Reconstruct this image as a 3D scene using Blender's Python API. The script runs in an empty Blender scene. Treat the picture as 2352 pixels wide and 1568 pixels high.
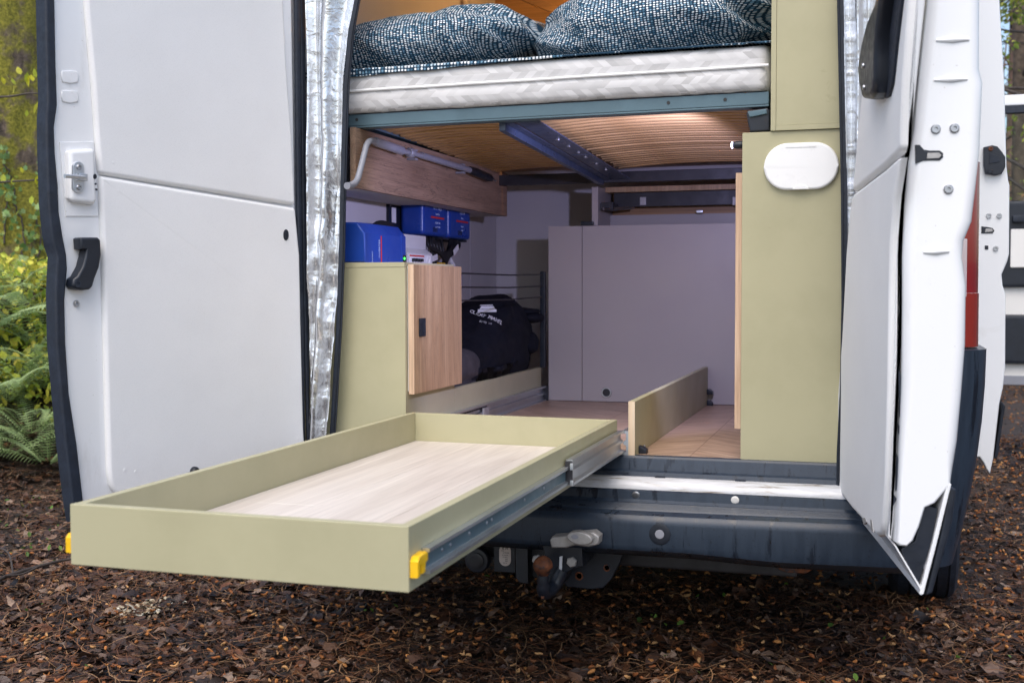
import bpy, bmesh, math, random
import numpy as np
from mathutils import Vector, Matrix, noise
from mathutils.bvhtree import BVHTree
R = math.radians
random.seed(7); rng = np.random.default_rng(7)
scene = bpy.context.scene
col = scene.collection

# ------------------------------------------------------------------ camera, sky, sun, exposure
# origin: rear edge of the van's load floor; x to the right, y into the van, z up (metres)
F_PX, YAW, PITCH, ROLL = 2732.2, .2965, -.0451, -.0025     # surveyed from the photograph (2352 px wide)
CAM = Vector((.6472, -3.3, .4768))
_f = Vector((-math.sin(YAW)*math.cos(PITCH), math.cos(YAW)*math.cos(PITCH), math.sin(PITCH)))
_r = Vector((math.cos(YAW), math.sin(YAW), 0)); _u = _r.cross(_f)
_r, _u = math.cos(ROLL)*_r+math.sin(ROLL)*_u, -math.sin(ROLL)*_r+math.cos(ROLL)*_u
cam = bpy.data.cameras.new('camera'); camo = bpy.data.objects.new('camera', cam); col.objects.link(camo)
camo.matrix_world = Matrix(((_r.x, _u.x, -_f.x, CAM.x), (_r.y, _u.y, -_f.y, CAM.y), (_r.z, _u.z, -_f.z, CAM.z), (0, 0, 0, 1)))
cam.sensor_width = 36; cam.lens = F_PX/2352*36; cam.clip_start = .05; cam.clip_end = 500
cam.dof.use_dof = True; cam.dof.focus_distance = 3.5; cam.dof.aperture_fstop = 5.6
scene.camera = camo
w = bpy.data.worlds.new('World'); scene.world = w; w.use_nodes = True
wn = w.node_tree.nodes; bg = wn['Background']
sky = wn.new('ShaderNodeTexSky'); sky.sky_type = 'NISHITA'; sky.sun_disc = False
SUN_EL, SUN_AZ = R(57), R(179)          # azimuth clockwise from +y: behind the camera
sky.sun_elevation = SUN_EL; sky.sun_rotation = SUN_AZ; sky.air_density = 1.0; sky.dust_density = 3.0; sky.ozone_density = 1.0
w.node_tree.links.new(sky.outputs[0], bg.inputs[0]); bg.inputs[1].default_value = .15
sl = bpy.data.lights.new('sun', 'SUN'); sl.energy = 1.0; sl.angle = R(60); sl.color = (1, .97, .94)
so = bpy.data.objects.new('sun', sl); col.objects.link(so)
sd = Vector((math.sin(SUN_AZ)*math.cos(SUN_EL), math.cos(SUN_AZ)*math.cos(SUN_EL), math.sin(SUN_EL)))
so.rotation_euler = sd.to_track_quat('Z', 'Y').to_euler(); so.location = (0, -5, 12)
scene.view_settings.view_transform = 'Standard'; scene.view_settings.look = 'None'
scene.view_settings.gamma = 1; scene.view_settings.exposure = 0.8; scene.view_settings.use_curve_mapping = False
scene.render.engine = 'CYCLES'

GZ = -.61                                 # ground level below the load floor

def ray(px, py): return _f+_r*((px-1176)/F_PX)-_u*((py-784)/F_PX)
def at(px, py, ax, val):                  # a surveyed photo point on the plane x=, y= or z=
    d = ray(px, py); i = 'xyz'.index(ax); return CAM+d*((val-CAM[i])/d[i])
def on(px, py, p0, n):                    # ... on the plane through p0 with normal n
    d = ray(px, py); return CAM+d*((Vector(p0)-CAM).dot(n)/d.dot(n))

# ------------------------------------------------------------------ materials
def new_mat(name):
    m = bpy.data.materials.new(name); m.use_nodes = True; return m, m.node_tree, m.node_tree.nodes['Principled BSDF']
def N(t, typ, **kw):
    n = t.nodes.new(typ)
    for k, v in kw.items(): setattr(n, k, v)
    return n
def coords(t, scale=(1, 1, 1), rot=(0, 0, 0), kind='Object'):
    tc = N(t, 'ShaderNodeTexCoord'); mp = N(t, 'ShaderNodeMapping')
    mp.inputs['Scale'].default_value = scale; mp.inputs['Rotation'].default_value = rot
    t.links.new(tc.outputs[kind], mp.inputs[0]); return mp.outputs[0]
def noise_tex(t, v, scale, detail=4, rough=.55, dist=0):
    n = N(t, 'ShaderNodeTexNoise'); n.inputs['Scale'].default_value = scale; n.inputs['Detail'].default_value = detail
    n.inputs['Roughness'].default_value = rough; n.inputs['Distortion'].default_value = dist
    t.links.new(v, n.inputs['Vector']); return n.outputs['Fac']
def ramp(t, fac, stops):
    r = N(t, 'ShaderNodeValToRGB'); e = r.color_ramp.elements
    while len(e) < len(stops): e.new(.5)
    for i, (p, c) in enumerate(stops): e[i].position = p; e[i].color = (*c, 1) if len(c) == 3 else c
    t.links.new(fac, r.inputs[0]); return r.outputs[0]
def mixc(t, fac, a, b, mode='MIX'):
    m = N(t, 'ShaderNodeMix', data_type='RGBA', blend_type=mode)
    for s, v in ((m.inputs[0], fac), (m.inputs[6], a), (m.inputs[7], b)):
        if hasattr(v, 'is_output'): t.links.new(v, s)
        elif isinstance(v, tuple): s.default_value = (*v, 1)
        else: s.default_value = v
    return m.outputs[2]
def mth(t, op, a, b=None):
    m = N(t, 'ShaderNodeMath', operation=op)
    for s, v in zip(m.inputs, (a, b)):
        if v is None: continue
        if hasattr(v, 'is_output'): t.links.new(v, s)
        else: s.default_value = v
    return m.outputs[0]
def bump(t, b, h, strength, dist=.002):
    n = N(t, 'ShaderNodeBump'); n.inputs['Strength'].default_value = strength; n.inputs['Distance'].default_value = dist
    t.links.new(h, n.inputs['Height']); t.links.new(n.outputs[0], b.inputs['Normal']); return n
def plain(name, c, rough=.5, metal=0, var=.12, vscale=6, bumps=None, spec=.5, coat=0, rvar=.1):
    m, t, b = new_mat(name); v = coords(t)
    f = noise_tex(t, v, vscale, 5)
    lo = tuple(x*(1-var) for x in c); hi = tuple(min(1, x*(1+var)) for x in c)
    t.links.new(ramp(t, f, [(.3, lo), (.7, hi)]), b.inputs['Base Color'])
    f2 = noise_tex(t, v, vscale*2.7, 4)
    t.links.new(ramp(t, f2, [(.3, (max(.02, rough-rvar),)*3), (.7, (min(1, rough+rvar),)*3)]), b.inputs['Roughness'])
    b.inputs['Metallic'].default_value = metal; b.inputs['Specular IOR Level'].default_value = spec
    b.inputs['Coat Weight'].default_value = coat; b.inputs['Coat Roughness'].default_value = .15
    if bumps: bump(t, b, noise_tex(t, v, bumps[0], 3), bumps[1], bumps[2])
    return m
def wood(name, dark, light, axis='y', scale=1., rough=.5, pores=.35, crack=0., spec=.4):
    m, t, b = new_mat(name)
    s = {'x': (1.2, 14, 14), 'y': (14, 1.2, 14), 'z': (14, 14, 1.2)}[axis]
    s2 = {'x': (5, 230, 230), 'y': (230, 5, 230), 'z': (230, 230, 5)}[axis]
    v = coords(t, tuple(k*scale for k in s)); v2 = coords(t, tuple(k*scale for k in s2))
    a = noise_tex(t, v, 1.0, 6, .6, 1.6); p = noise_tex(t, v2, 1.0, 3, .7)
    mid = tuple((x+y)/2 for x, y in zip(dark, light))
    c = ramp(t, a, [(.28, dark), (.45, mid), (.62, light), (.8, mid)])
    pc = ramp(t, p, [(.35, (1-pores,)*3), (.6, (1, 1, 1))])
    c = mixc(t, 1.0, c, pc, 'MULTIPLY')
    if crack:
        v3 = coords(t, tuple(k*scale*.9 for k in {'x': (2, 26, 26), 'y': (26, 2, 26), 'z': (26, 26, 2)}[axis]))
        k = noise_tex(t, v3, 1.0, 5, .62, 2.5)
        c = mixc(t, 1.0, c, ramp(t, k, [(.485, (1, 1, 1)), (.5, (1-crack,)*3), (.515, (1, 1, 1))]), 'MULTIPLY')
    t.links.new(c, b.inputs['Base Color']); b.inputs['Roughness'].default_value = rough
    b.inputs['Specular IOR Level'].default_value = spec
    bump(t, b, p, .15, .001); return m

M = {}
M['paint'] = plain('white_paint', (.80, .81, .82), .22, var=.02, vscale=1.5, coat=.6, rvar=.05)
def grime(m):
    t = m.node_tree; b = t.nodes['Principled BSDF']; src = b.inputs['Base Color'].links[0].from_socket
    f = noise_tex(t, coords(t, (5, 5, 2)), 1, 8, .7, .6); g = noise_tex(t, coords(t), 130, 3, .6)
    c = mixc(t, 1.0, src, ramp(t, f, [(.28, (.86, .85, .83)), (.42, (1, 1, 1))]), 'MULTIPLY')
    c = mixc(t, 1.0, c, ramp(t, g, [(.24, (.72, .69, .65)), (.30, (1, 1, 1))]), 'MULTIPLY'); t.links.new(c, b.inputs['Base Color'])
grime(M['paint']); M['body_paint'] = M['paint']
M['rubber'] = plain('black_rubber', (.011, .017, .030), .62, var=.3, vscale=30, bumps=(90, .3, .002))
M['plastic'] = plain('black_plastic', (.009, .013, .022), .42, var=.2, vscale=20, bumps=(900, .2, .0006))
M['dark_metal'] = plain('dark_metal', (.035, .035, .04), .45, .4, var=.3, vscale=14, bumps=(60, .2, .001))
M['steel'] = plain('zinc_steel', (.62, .65, .68), .40, 1, var=.06, vscale=4, rvar=.06)
M['screw'] = plain('screw_steel', (.45, .46, .48), .35, 1, var=.15, vscale=60)
M['sage'] = plain('sage_laminate', (.425, .398, .25), .46, var=.03, vscale=2.5, bumps=(1400, .25, .0004), spec=.35)
def scuffs(m):
    t = m.node_tree; b = t.nodes['Principled BSDF']; src = b.inputs['Base Color'].links[0].from_socket
    f = noise_tex(t, coords(t, (3, 40, 9)), 1, 6, .7, 1.2); g = noise_tex(t, coords(t), 5, 6, .65)
    c = mixc(t, 1.0, src, ramp(t, f, [(.27, (.86, .85, .84)), (.33, (1, 1, 1))]), 'MULTIPLY')
    c = mixc(t, 1.0, c, ramp(t, g, [(.3, (.94, .94, .93)), (.55, (1, 1, 1))]), 'MULTIPLY'); t.links.new(c, b.inputs['Base Color'])
scuffs(M['sage'])
M['lilac'] = plain('grey_laminate', (.40, .36, .34), .45, var=.03, vscale=2, bumps=(1100, .25, .0004))
M['cream'] = plain('cream_plastic', (.78, .77, .74), .4, var=.03)
M['white_plastic'] = plain('white_plastic', (.84, .84, .83), .32, var=.02)
M['blue'] = plain('blue_plastic', (.010, .055, .34), .35, var=.08, vscale=5)
M['blue_metal'] = plain('slate_blue_enamel', (.09, .15, .18), .38, .2, var=.1, vscale=8, rvar=.1)
M['navy_metal'] = plain('navy_enamel', (.055, .075, .125), .35, .2, var=.1, vscale=8)
M['light_grey'] = plain('light_grey_plastic', (.55, .55, .56), .4, var=.03)
M['yellow'] = plain('yellow_plastic', (.85, .5, .012), .35, var=.08, vscale=40)
M['red_print'] = plain('red_print', (.6, .03, .02), .5, var=.05)
M['white_print'] = plain('white_print', (.75, .76, .78), .6, var=.04)
M['pale_print'] = plain('pale_blue_print', (.45, .55, .78), .6, var=.04)
M['black_print'] = plain('black_print', (.02, .02, .02), .6, var=.04)
M['label_paper'] = plain('label_paper', (.62, .54, .5), .55, var=.08, vscale=30)
M['castal'] = plain('cast_aluminium', (.42, .41, .40), .55, .5, var=.18, vscale=40, bumps=(300, .3, .001))
M['foot_grey'] = plain('grey_plastic', (.26, .27, .31), .42, var=.06, vscale=12)
M['bag'] = plain('black_canvas', (.007, .008, .014), .8, var=.35, vscale=8, bumps=(700, .35, .0008), spec=.2)
M['bag_grey'] = plain('charcoal_felt', (.06, .055, .06), .9, var=.2, vscale=20, bumps=(500, .4, .001), spec=.2)
M['cable'] = plain('cable_black', (.012, .012, .014), .5)
M['gold_cable'] = plain('cable_yellow', (.7, .45, .03), .5)
M['bark_dark'] = plain('bark', (.10, .075, .055), .9, var=.5, vscale=9, bumps=(14, .9, .02))
M['pine_bark'] = plain('pine_bark', (.17, .105, .075), .9, var=.45, vscale=6, bumps=(9, .9, .03))
M['twig'] = plain('twig', (.055, .042, .036), .75, var=.4, vscale=20)
M['oak_slat'] = wood('beech_slat', (.50, .275, .10), (.74, .47, .21), 'x', 1., .4, .25)
M['oak_door'] = wood('oak_door_wood', (.37, .215, .105), (.58, .385, .215), 'z', 1., .5, .3, crack=.35)
M['oak_edge'] = wood('oak_edge_wood', (.55, .36, .23), (.72, .52, .36), 'z', 1.3, .5, .25)
M['ply_edge'] = wood('birch_edge_wood', (.62, .46, .30), (.76, .62, .45), 'z', 1.3, .5, .15)
M['panel_wood'] = wood('oak_panel_wood', (.24, .15, .10), (.40, .265, .18), 'y', .9, .55, .3, crack=.5)
M['tray_wood'] = wood('pale_oak_vinyl', (.53, .465, .41), (.70, .64, .58), 'y', .40, .45, .14)
M['warm_wood'] = wood('warm_wood', (.30, .16, .07), (.48, .28, .13), 'x', .6, .5, .25)

def fabric(name, c, weave=900, strength=.35, var=.04, soft=0):
    m, t, b = new_mat(name); v = coords(t)
    f = noise_tex(t, v, 3, 4); fine = noise_tex(t, coords(t, (weave, weave, weave*.25)), 1, 2); fine2 = noise_tex(t, coords(t, (weave*.25, weave*.25, weave)), 1, 2)
    s = mth(t, 'ADD', fine, fine2)
    cc = ramp(t, f, [(.3, tuple(x*(1-var) for x in c)), (.7, tuple(min(1, x*(1+var)) for x in c))])
    cc = mixc(t, 1.0, cc, ramp(t, s, [(.7, (.93,)*3), (1.3, (1, 1, 1))]), 'MULTIPLY')
    t.links.new(cc, b.inputs['Base Color']); b.inputs['Roughness'].default_value = .75; b.inputs['Specular IOR Level'].default_value = .35
    h = mth(t, 'ADD', s, mth(t, 'MULTIPLY', noise_tex(t, v, 4.5, 3), soft)) if soft else s
    bump(t, b, h, strength, .0012); return m
M['trim'] = fabric('linen_trim', (.83, .83, .825), 900, .35, .03, 9)
M['wall_fabric'] = fabric('wall_lining', (.56, .53, .52), 700, .3)
M['headlining'] = fabric('brown_lining', (.34, .26, .20), 500, .3)

def mat_floor():
    m, t, b = new_mat('oak_chevron_vinyl')
    tc = N(t, 'ShaderNodeTexCoord'); sep = N(t, 'ShaderNodeSeparateXYZ'); t.links.new(tc.outputs['Object'], sep.inputs[0])
    # chevron print: planks meet along lines every .42 m and slant either way
    col_ = mth(t, 'DIVIDE', mth(t, 'ADD', sep.outputs['X'], .27+.84), .42)
    fl = mth(t, 'FLOOR', col_); par = mth(t, 'MODULO', fl, 2.0); sg = mth(t, 'SUBTRACT', mth(t, 'MULTIPLY', par, 2.0), 1.0)
    fx = mth(t, 'MULTIPLY', mth(t, 'SUBTRACT', col_, fl), .42)
    yy = mth(t, 'ADD', sep.outputs['Y'], mth(t, 'MULTIPLY', mth(t, 'MULTIPLY', fx, sg), .85))
    row = mth(t, 'DIVIDE', yy, .13); rf = mth(t, 'FLOOR', row); fr = mth(t, 'SUBTRACT', row, rf)
    cmb = N(t, 'ShaderNodeCombineXYZ'); t.links.new(mth(t, 'MULTIPLY', fx, 5.0), cmb.inputs[0]); t.links.new(mth(t, 'MULTIPLY', row, 5.0), cmb.inputs[1])
    t.links.new(mth(t, 'ADD', mth(t, 'MULTIPLY', rf, 3.7), mth(t, 'MULTIPLY', fl, 11.3)), cmb.inputs[2])
    a = noise_tex(t, cmb.outputs[0], 1.3, 6, .6, 1.0)
    c = ramp(t, a, [(.33, (.27, .17, .11)), (.5, (.44, .30, .21)), (.66, (.55, .40, .295))])
    wn_ = N(t, 'ShaderNodeTexWhiteNoise', noise_dimensions='2D'); c2 = N(t, 'ShaderNodeCombineXYZ'); t.links.new(rf, c2.inputs[0]); t.links.new(fl, c2.inputs[1]); t.links.new(c2.outputs[0], wn_.inputs['Vector'])
    c = mixc(t, 1.0, c, ramp(t, wn_.outputs['Value'], [(0, (.92,)*3), (1, (1.0,)*3)]), 'MULTIPLY')
    e1 = mth(t, 'LESS_THAN', mth(t, 'ABSOLUTE', mth(t, 'SUBTRACT', fr, .5)), .488)
    e2 = mth(t, 'LESS_THAN', mth(t, 'ABSOLUTE', mth(t, 'SUBTRACT', mth(t, 'DIVIDE', fx, .42), .5)), .4955)
    e = mth(t, 'ADD', mth(t, 'MULTIPLY', e2, .97), mth(t, 'MULTIPLY', e1, .03))
    c = mixc(t, 1.0, c, ramp(t, e, [(0, (.6, .55, .5)), (1, (1, 1, 1))]), 'MULTIPLY')
    t.links.new(c, b.inputs['Base Color']); b.inputs['Roughness'].default_value = .42; return m
M['floor'] = mat_floor()

def mat_dots():
    m, t, b = new_mat('dotted_cotton')
    v = coords(t, (1, 1, 1), kind='UV')
    vo = N(t, 'ShaderNodeTexVoronoi', voronoi_dimensions='2D', feature='F1'); vo.inputs['Scale'].default_value = 96; vo.inputs['Randomness'].default_value = .2
    t.links.new(v, vo.inputs['Vector'])
    sep = N(t, 'ShaderNodeSeparateColor'); t.links.new(vo.outputs['Color'], sep.inputs[0])
    dot = ramp(t, vo.outputs['Distance'], [(.30, (1, 1, 1)), (.36, (0, 0, 0))])
    dc = ramp(t, sep.outputs[0], [(.0, (.05, .13, .20)), (.12, (.16, .29, .40)), (.30, (.42, .54, .62)), (.55, (.78, .82, .84))])
    r = dc.node; r.color_ramp.interpolation = 'CONSTANT'
    basec = ramp(t, noise_tex(t, coords(t), 5, 4), [(.3, (.006, .026, .052)), (.7, (.012, .046, .082))])
    t.links.new(mixc(t, dot, basec, dc), b.inputs['Base Color']); b.inputs['Roughness'].default_value = .8; b.inputs['Specular IOR Level'].default_value = .25
    bump(t, b, noise_tex(t, coords(t), 26, 4), .5, .006); return m
M['dots'] = mat_dots()

def mat_mattress():
    m, t, b = new_mat('mattress_jacquard')
    tc = N(t, 'ShaderNodeTexCoord'); sep = N(t, 'ShaderNodeSeparateXYZ'); t.links.new(tc.outputs['UV'], sep.inputs[0])
    u = mth(t, 'DIVIDE', sep.outputs[0], .048); v = mth(t, 'DIVIDE', sep.outputs[1], .020)
    rv = mth(t, 'FLOOR', v); fv = mth(t, 'SUBTRACT', v, rv); par = mth(t, 'MODULO', mth(t, 'ADD', rv, 100.0), 2.0)
    sg = mth(t, 'SUBTRACT', mth(t, 'MULTIPLY', par, 2.0), 1.0)
    uu = mth(t, 'ADD', u, mth(t, 'MULTIPLY', mth(t, 'MULTIPLY', fv, sg), .45)); cu = mth(t, 'FLOOR', mth(t, 'MULTIPLY', uu, 2.0))
    wn_ = N(t, 'ShaderNodeTexWhiteNoise', noise_dimensions='2D'); c2 = N(t, 'ShaderNodeCombineXYZ'); t.links.new(cu, c2.inputs[0]); t.links.new(rv, c2.inputs[1]); t.links.new(c2.outputs[0], wn_.inputs['Vector'])
    k = mth(t, 'ADD', mth(t, 'MULTIPLY', mth(t, 'MODULO', mth(t, 'ADD', cu, 100.0), 2.0), .22), mth(t, 'MULTIPLY', wn_.outputs['Value'], .72))
    st = mth(t, 'LESS_THAN', mth(t, 'FRACT', mth(t, 'MULTIPLY', sep.outputs[1], 330.0)), .5)
    c = ramp(t, k, [(.0, (.69, .685, .68)), (.35, (.64, .635, .63)), (.62, (.55, .545, .54)), (.8, (.45, .445, .44))])
    c = mixc(t, mth(t, 'MULTIPLY', st, mth(t, 'MULTIPLY', mth(t, 'GREATER_THAN', k, .78), .6)), c, (.76, .75, .74))
    t.links.new(c, b.inputs['Base Color']); b.inputs['Roughness'].default_value = .85; b.inputs['Specular IOR Level'].default_value = .2
    bump(t, b, noise_tex(t, coords(t), 22, 4), .22, .006); return m
M['mattress'] = mat_mattress()

def mat_foil():
    m, t, b = new_mat('silver_foil'); v = coords(t)
    b.inputs['Metallic'].default_value = 1; b.inputs['Base Color'].default_value = (.78, .79, .81, 1); b.inputs['Roughness'].default_value = .26
    nv = N(t, 'ShaderNodeTexNoise'); nv.inputs['Scale'].default_value = 14; nv.inputs['Detail'].default_value = 4; t.links.new(v, nv.inputs['Vector'])
    mp = N(t, 'ShaderNodeVectorMath', operation='MULTIPLY_ADD'); t.links.new(nv.outputs['Color'], mp.inputs[0]); mp.inputs[1].default_value = (.10, .10, .16); t.links.new(v, mp.inputs[2])
    hs = []
    for sc, wt in ((16, 1.0), (38, .5)):
        vo = N(t, 'ShaderNodeTexVoronoi', feature='F1', distance='MANHATTAN'); vo.inputs['Scale'].default_value = sc; t.links.new(mp.outputs[0], vo.inputs['Vector']); hs.append(mth(t, 'MULTIPLY', vo.outputs['Distance'], wt))
    bump(t, b, mth(t, 'ADD', hs[0], hs[1]), .27, .006); return m
M['foil'] = mat_foil()

def mat_bumper():
    m, t, b = new_mat('weathered_bumper_plastic'); v = coords(t)
    f = noise_tex(t, coords(t, (30, 30, 3)), 1, 5, .6); sp = noise_tex(t, v, 160, 2, .5)
    c = ramp(t, f, [(.35, (.015, .025, .042)), (.55, (.023, .036, .057)), (.68, (.007, .011, .019))])
    c = mixc(t, 1.0, c, ramp(t, sp, [(.66, (1, 1, 1)), (.72, (.45, .42, .38))]), 'MULTIPLY')
    t.links.new(c, b.inputs['Base Color'])
    t.links.new(ramp(t, f, [(.35, (.31,)*3), (.55, (.38,)*3), (.68, (.17,)*3)]), b.inputs['Roughness'])
    b.inputs['Specular IOR Level'].default_value = .4; bump(t, b, noise_tex(t, v, 700, 2), .2, .0006); return m
M['bumper'] = mat_bumper()

def mat_sillpaint():
    m, t, b = new_mat('scuffed_white_paint'); v = coords(t)
    f = noise_tex(t, coords(t, (7, 60, 60)), 1, 6, .7, .8); s = noise_tex(t, coords(t, (1.5, 1, 1)), 3, 2)
    c = ramp(t, f, [(.32, (.16, .11, .07)), (.37, (.42, .40, .37)), (.44, (.52, .53, .54)), (.6, (.62, .63, .65))])
    t.links.new(c, b.inputs['Base Color']); b.inputs['Roughness'].default_value = .3; return m
M['sill_paint'] = mat_sillpaint()

def mat_rust():
    m, t, b = new_mat('rusty_ball_steel'); v = coords(t)
    f = noise_tex(t, v, 38, 5, .6, .5)
    t.links.new(ramp(t, f, [(.38, (.03, .035, .045)), (.48, (.16, .06, .03)), (.62, (.28, .10, .045))]), b.inputs['Base Color'])
    t.links.new(ramp(t, f, [(.38, (.3,)*3), (.5, (.7,)*3)]), b.inputs['Roughness']); b.inputs['Metallic'].default_value = .5
    bump(t, b, noise_tex(t, v, 160, 4), .35, .002); return m
M['rust'] = mat_rust()

def mat_lens(name, c, trans=.6):
    m, t, b = new_mat(name); v = coords(t, (1, 1, 1))
    f = noise_tex(t, v, 12, 3); t.links.new(ramp(t, f, [(.3, tuple(x*.85 for x in c)), (.7, c)]), b.inputs['Base Color'])
    b.inputs['Roughness'].default_value = .12; b.inputs['Coat Weight'].default_value = 1; return m
M['red_lens'] = mat_lens('red_lens', (.26, .004, .008))
M['orange_lens'] = mat_lens('amber_lens', (.30, .018, .008))
M['clear_lens'] = mat_lens('clear_lens', (.62, .52, .55))
def mat_glass():
    m, t, b = new_mat('window_glass'); b.inputs['Base Color'].default_value = (.85, .92, .9, 1)
    b.inputs['Roughness'].default_value = .02; b.inputs['Transmission Weight'].default_value = 1; b.inputs['IOR'].default_value = 1.1
    f = noise_tex(t, coords(t), 3, 2); t.links.new(ramp(t, f, [(.3, (.01,)*3), (.7, (.03,)*3)]), b.inputs['Roughness']); return m
M['glass'] = mat_glass()
def mat_vcol(name, rough=.6, spec=.4, trans=0., bumpy=None):
    m, t, b = new_mat(name); a = N(t, 'ShaderNodeAttribute', attribute_name='Col')
    f = noise_tex(t, coords(t), 60, 4)
    c = mixc(t, 1.0, a.outputs['Color'], ramp(t, f, [(.3, (.7,)*3), (.7, (1.15,)*3)]), 'MULTIPLY')
    t.links.new(c, b.inputs['Base Color']); b.inputs['Roughness'].default_value = rough; b.inputs['Specular IOR Level'].default_value = spec
    if trans:
        tr = N(t, 'ShaderNodeBsdfTranslucent'); t.links.new(c, tr.inputs[0]); mx = N(t, 'ShaderNodeMixShader'); mx.inputs[0].default_value = trans
        t.links.new(b.outputs[0], mx.inputs[1]); t.links.new(tr.outputs[0], mx.inputs[2]); t.links.new(mx.outputs[0], t.nodes['Material Output'].inputs[0])
    if bumpy: bump(t, b, noise_tex(t, coords(t), bumpy[0], 4), bumpy[1], bumpy[2])
    return m
M['litter'] = mat_vcol('leaf_litter', .5, .38, .0, (220, .5, .002))
M['leaf'] = mat_vcol('green_leaf', .5, .4, .35)
M['catkin'] = mat_vcol('catkin', .7, .3)
def mat_ground():
    m, t, b = new_mat('forest_soil'); v = coords(t)
    f = noise_tex(t, v, 26, 8, .7, .4); g = noise_tex(t, v, 2.2, 4)
    c = ramp(t, f, [(.3, (.012, .008, .006)), (.5, (.045, .03, .021)), (.66, (.10, .065, .045)), (.8, (.16, .10, .07))])
    c = mixc(t, 1.0, c, ramp(t, g, [(.35, (.75,)*3), (.7, (1.1,)*3)]), 'MULTIPLY')
    t.links.new(c, b.inputs['Base Color']); b.inputs['Roughness'].default_value = .6
    bump(t, b, f, .9, .02); return m
M['soil'] = mat_ground()
def mat_moss():
    m, t, b = new_mat('mossy_bark'); v = coords(t)
    a = noise_tex(t, v, 3.5, 6, .62); d = noise_tex(t, coords(t, (9, 9, 3)), 2.2, 7, .7); f = noise_tex(t, v, 48, 5, .7)
    moss = ramp(t, f, [(.3, (.06, .065, .008)), (.5, (.22, .205, .025)), (.72, (.40, .35, .05))])
    bark = ramp(t, d, [(.3, (.035, .027, .02)), (.55, (.14, .105, .08)), (.75, (.26, .21, .17))])
    k = ramp(t, a, [(.40, (0, 0, 0)), (.50, (1, 1, 1))])
    t.links.new(mixc(t, k, bark, moss), b.inputs['Base Color']); b.inputs['Roughness'].default_value = .95
    bump(t, b, mth(t, 'ADD', d, f), .9, .03); return m
M['moss'] = mat_moss()
def mat_emit(name, c, s):
    m, t, b = new_mat(name); b.inputs['Base Color'].default_value = (*c, 1); b.inputs['Emission Color'].default_value = (*c, 1)
    b.inputs['Emission Strength'].default_value = s; f = noise_tex(t, coords(t), 40, 2)
    t.links.new(ramp(t, f, [(.3, (.2,)*3), (.7, (.25,)*3)]), b.inputs['Roughness']); return m
M['lamp'] = mat_emit('lit_lamp_lens', (.75, .72, 1), 6)
M['lamp_warm'] = mat_emit('lit_warm_lens', (1, .62, .28), 6)
M['led'] = mat_emit('green_led', (.05, 1, .08), 3)

# ------------------------------------------------------------------ mesh helpers
def finish(o, angle=35):
    me = o.data
    me.polygons.foreach_set('use_smooth', [True]*len(me.polygons))
    if angle < 180:
        for p in me.polygons:
            if p.area > .004: p.use_smooth = False
        me.set_sharp_from_angle(angle=R(angle)); m = o.modifiers.new('weighted_normals', 'WEIGHTED_NORMAL'); m.weight = 100; m.keep_sharp = True
    return o
def link(name, me, mat, parent=None, angle=35):
    o = bpy.data.objects.new(name, me); col.objects.link(o)
    if mat: me.materials.append(M[mat] if isinstance(mat, str) else mat)
    if parent:
        o.parent = parent; o.matrix_parent_inverse = world_of(parent).inverted()
    return finish(o, angle)
def world_of(o):
    m = o.matrix_basis.copy()
    while o.parent: m = o.parent.matrix_basis @ o.matrix_parent_inverse @ m; o = o.parent
    return m
def obj(name, bm, mat, parent=None, angle=35):
    bmesh.ops.recalc_face_normals(bm, faces=bm.faces)
    me = bpy.data.meshes.new(name); bm.to_mesh(me); bm.free(); return link(name, me, mat, parent, angle)
def thing(name, loc, label, cat, group=None):
    o = bpy.data.objects.new(name, None); col.objects.link(o); o.location = loc; o.empty_display_size = .1
    return tag(o, label, cat, group)
def tag(o, label=None, cat=None, group=None, kind=None):
    for k, v in (('label', label), ('category', cat), ('group', group), ('kind', kind)):
        if v: o[k] = v
    return o
def box(x0, x1, y0, y1, z0, z1, bev=.0015, seg=2, bm=None):
    b = bmesh.new(); bmesh.ops.create_cube(b, size=1)
    for v in b.verts: v.co = Vector(((x0+x1)/2+v.co.x*(x1-x0), (y0+y1)/2+v.co.y*(y1-y0), (z0+z1)/2+v.co.z*(z1-z0)))
    bev = min(bev, .45*min(abs(x1-x0), abs(y1-y0), abs(z1-z0)))
    if bev > 0: bmesh.ops.bevel(b, geom=b.edges[:], offset=bev, segments=seg, affect='EDGES', profile=.6)
    if bm is None: return b
    return merge(bm, b)
def merge(a, b, mat=None):
    me = bpy.data.meshes.new('tmp')
    if mat is not None: b.transform(mat)
    b.to_mesh(me); b.free(); a.from_mesh(me); bpy.data.meshes.remove(me); return a
def prism(pts, n, t0, t1, bev=.0, seg=2, bm=None):
    """polygon of 3-D points, front at offset t0 along n and back at t1"""
    n = Vector(n).normalized(); b = bmesh.new()
    f = [b.verts.new(Vector(p)+n*t0) for p in pts]; k = [b.verts.new(Vector(p)+n*t1) for p in pts]
    ff = b.faces.new(f); b.faces.new(k[::-1])
    for i in range(len(pts)):
        j = (i+1) % len(pts); b.faces.new((f[i], k[i], k[j], f[j]))
    bmesh.ops.recalc_face_normals(b, faces=b.faces)
    if bev: bmesh.ops.bevel(b, geom=ff.edges[:], offset=bev, segments=seg, affect='EDGES', profile=.5)
    if bm is None: return b
    return merge(bm, b)
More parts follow.
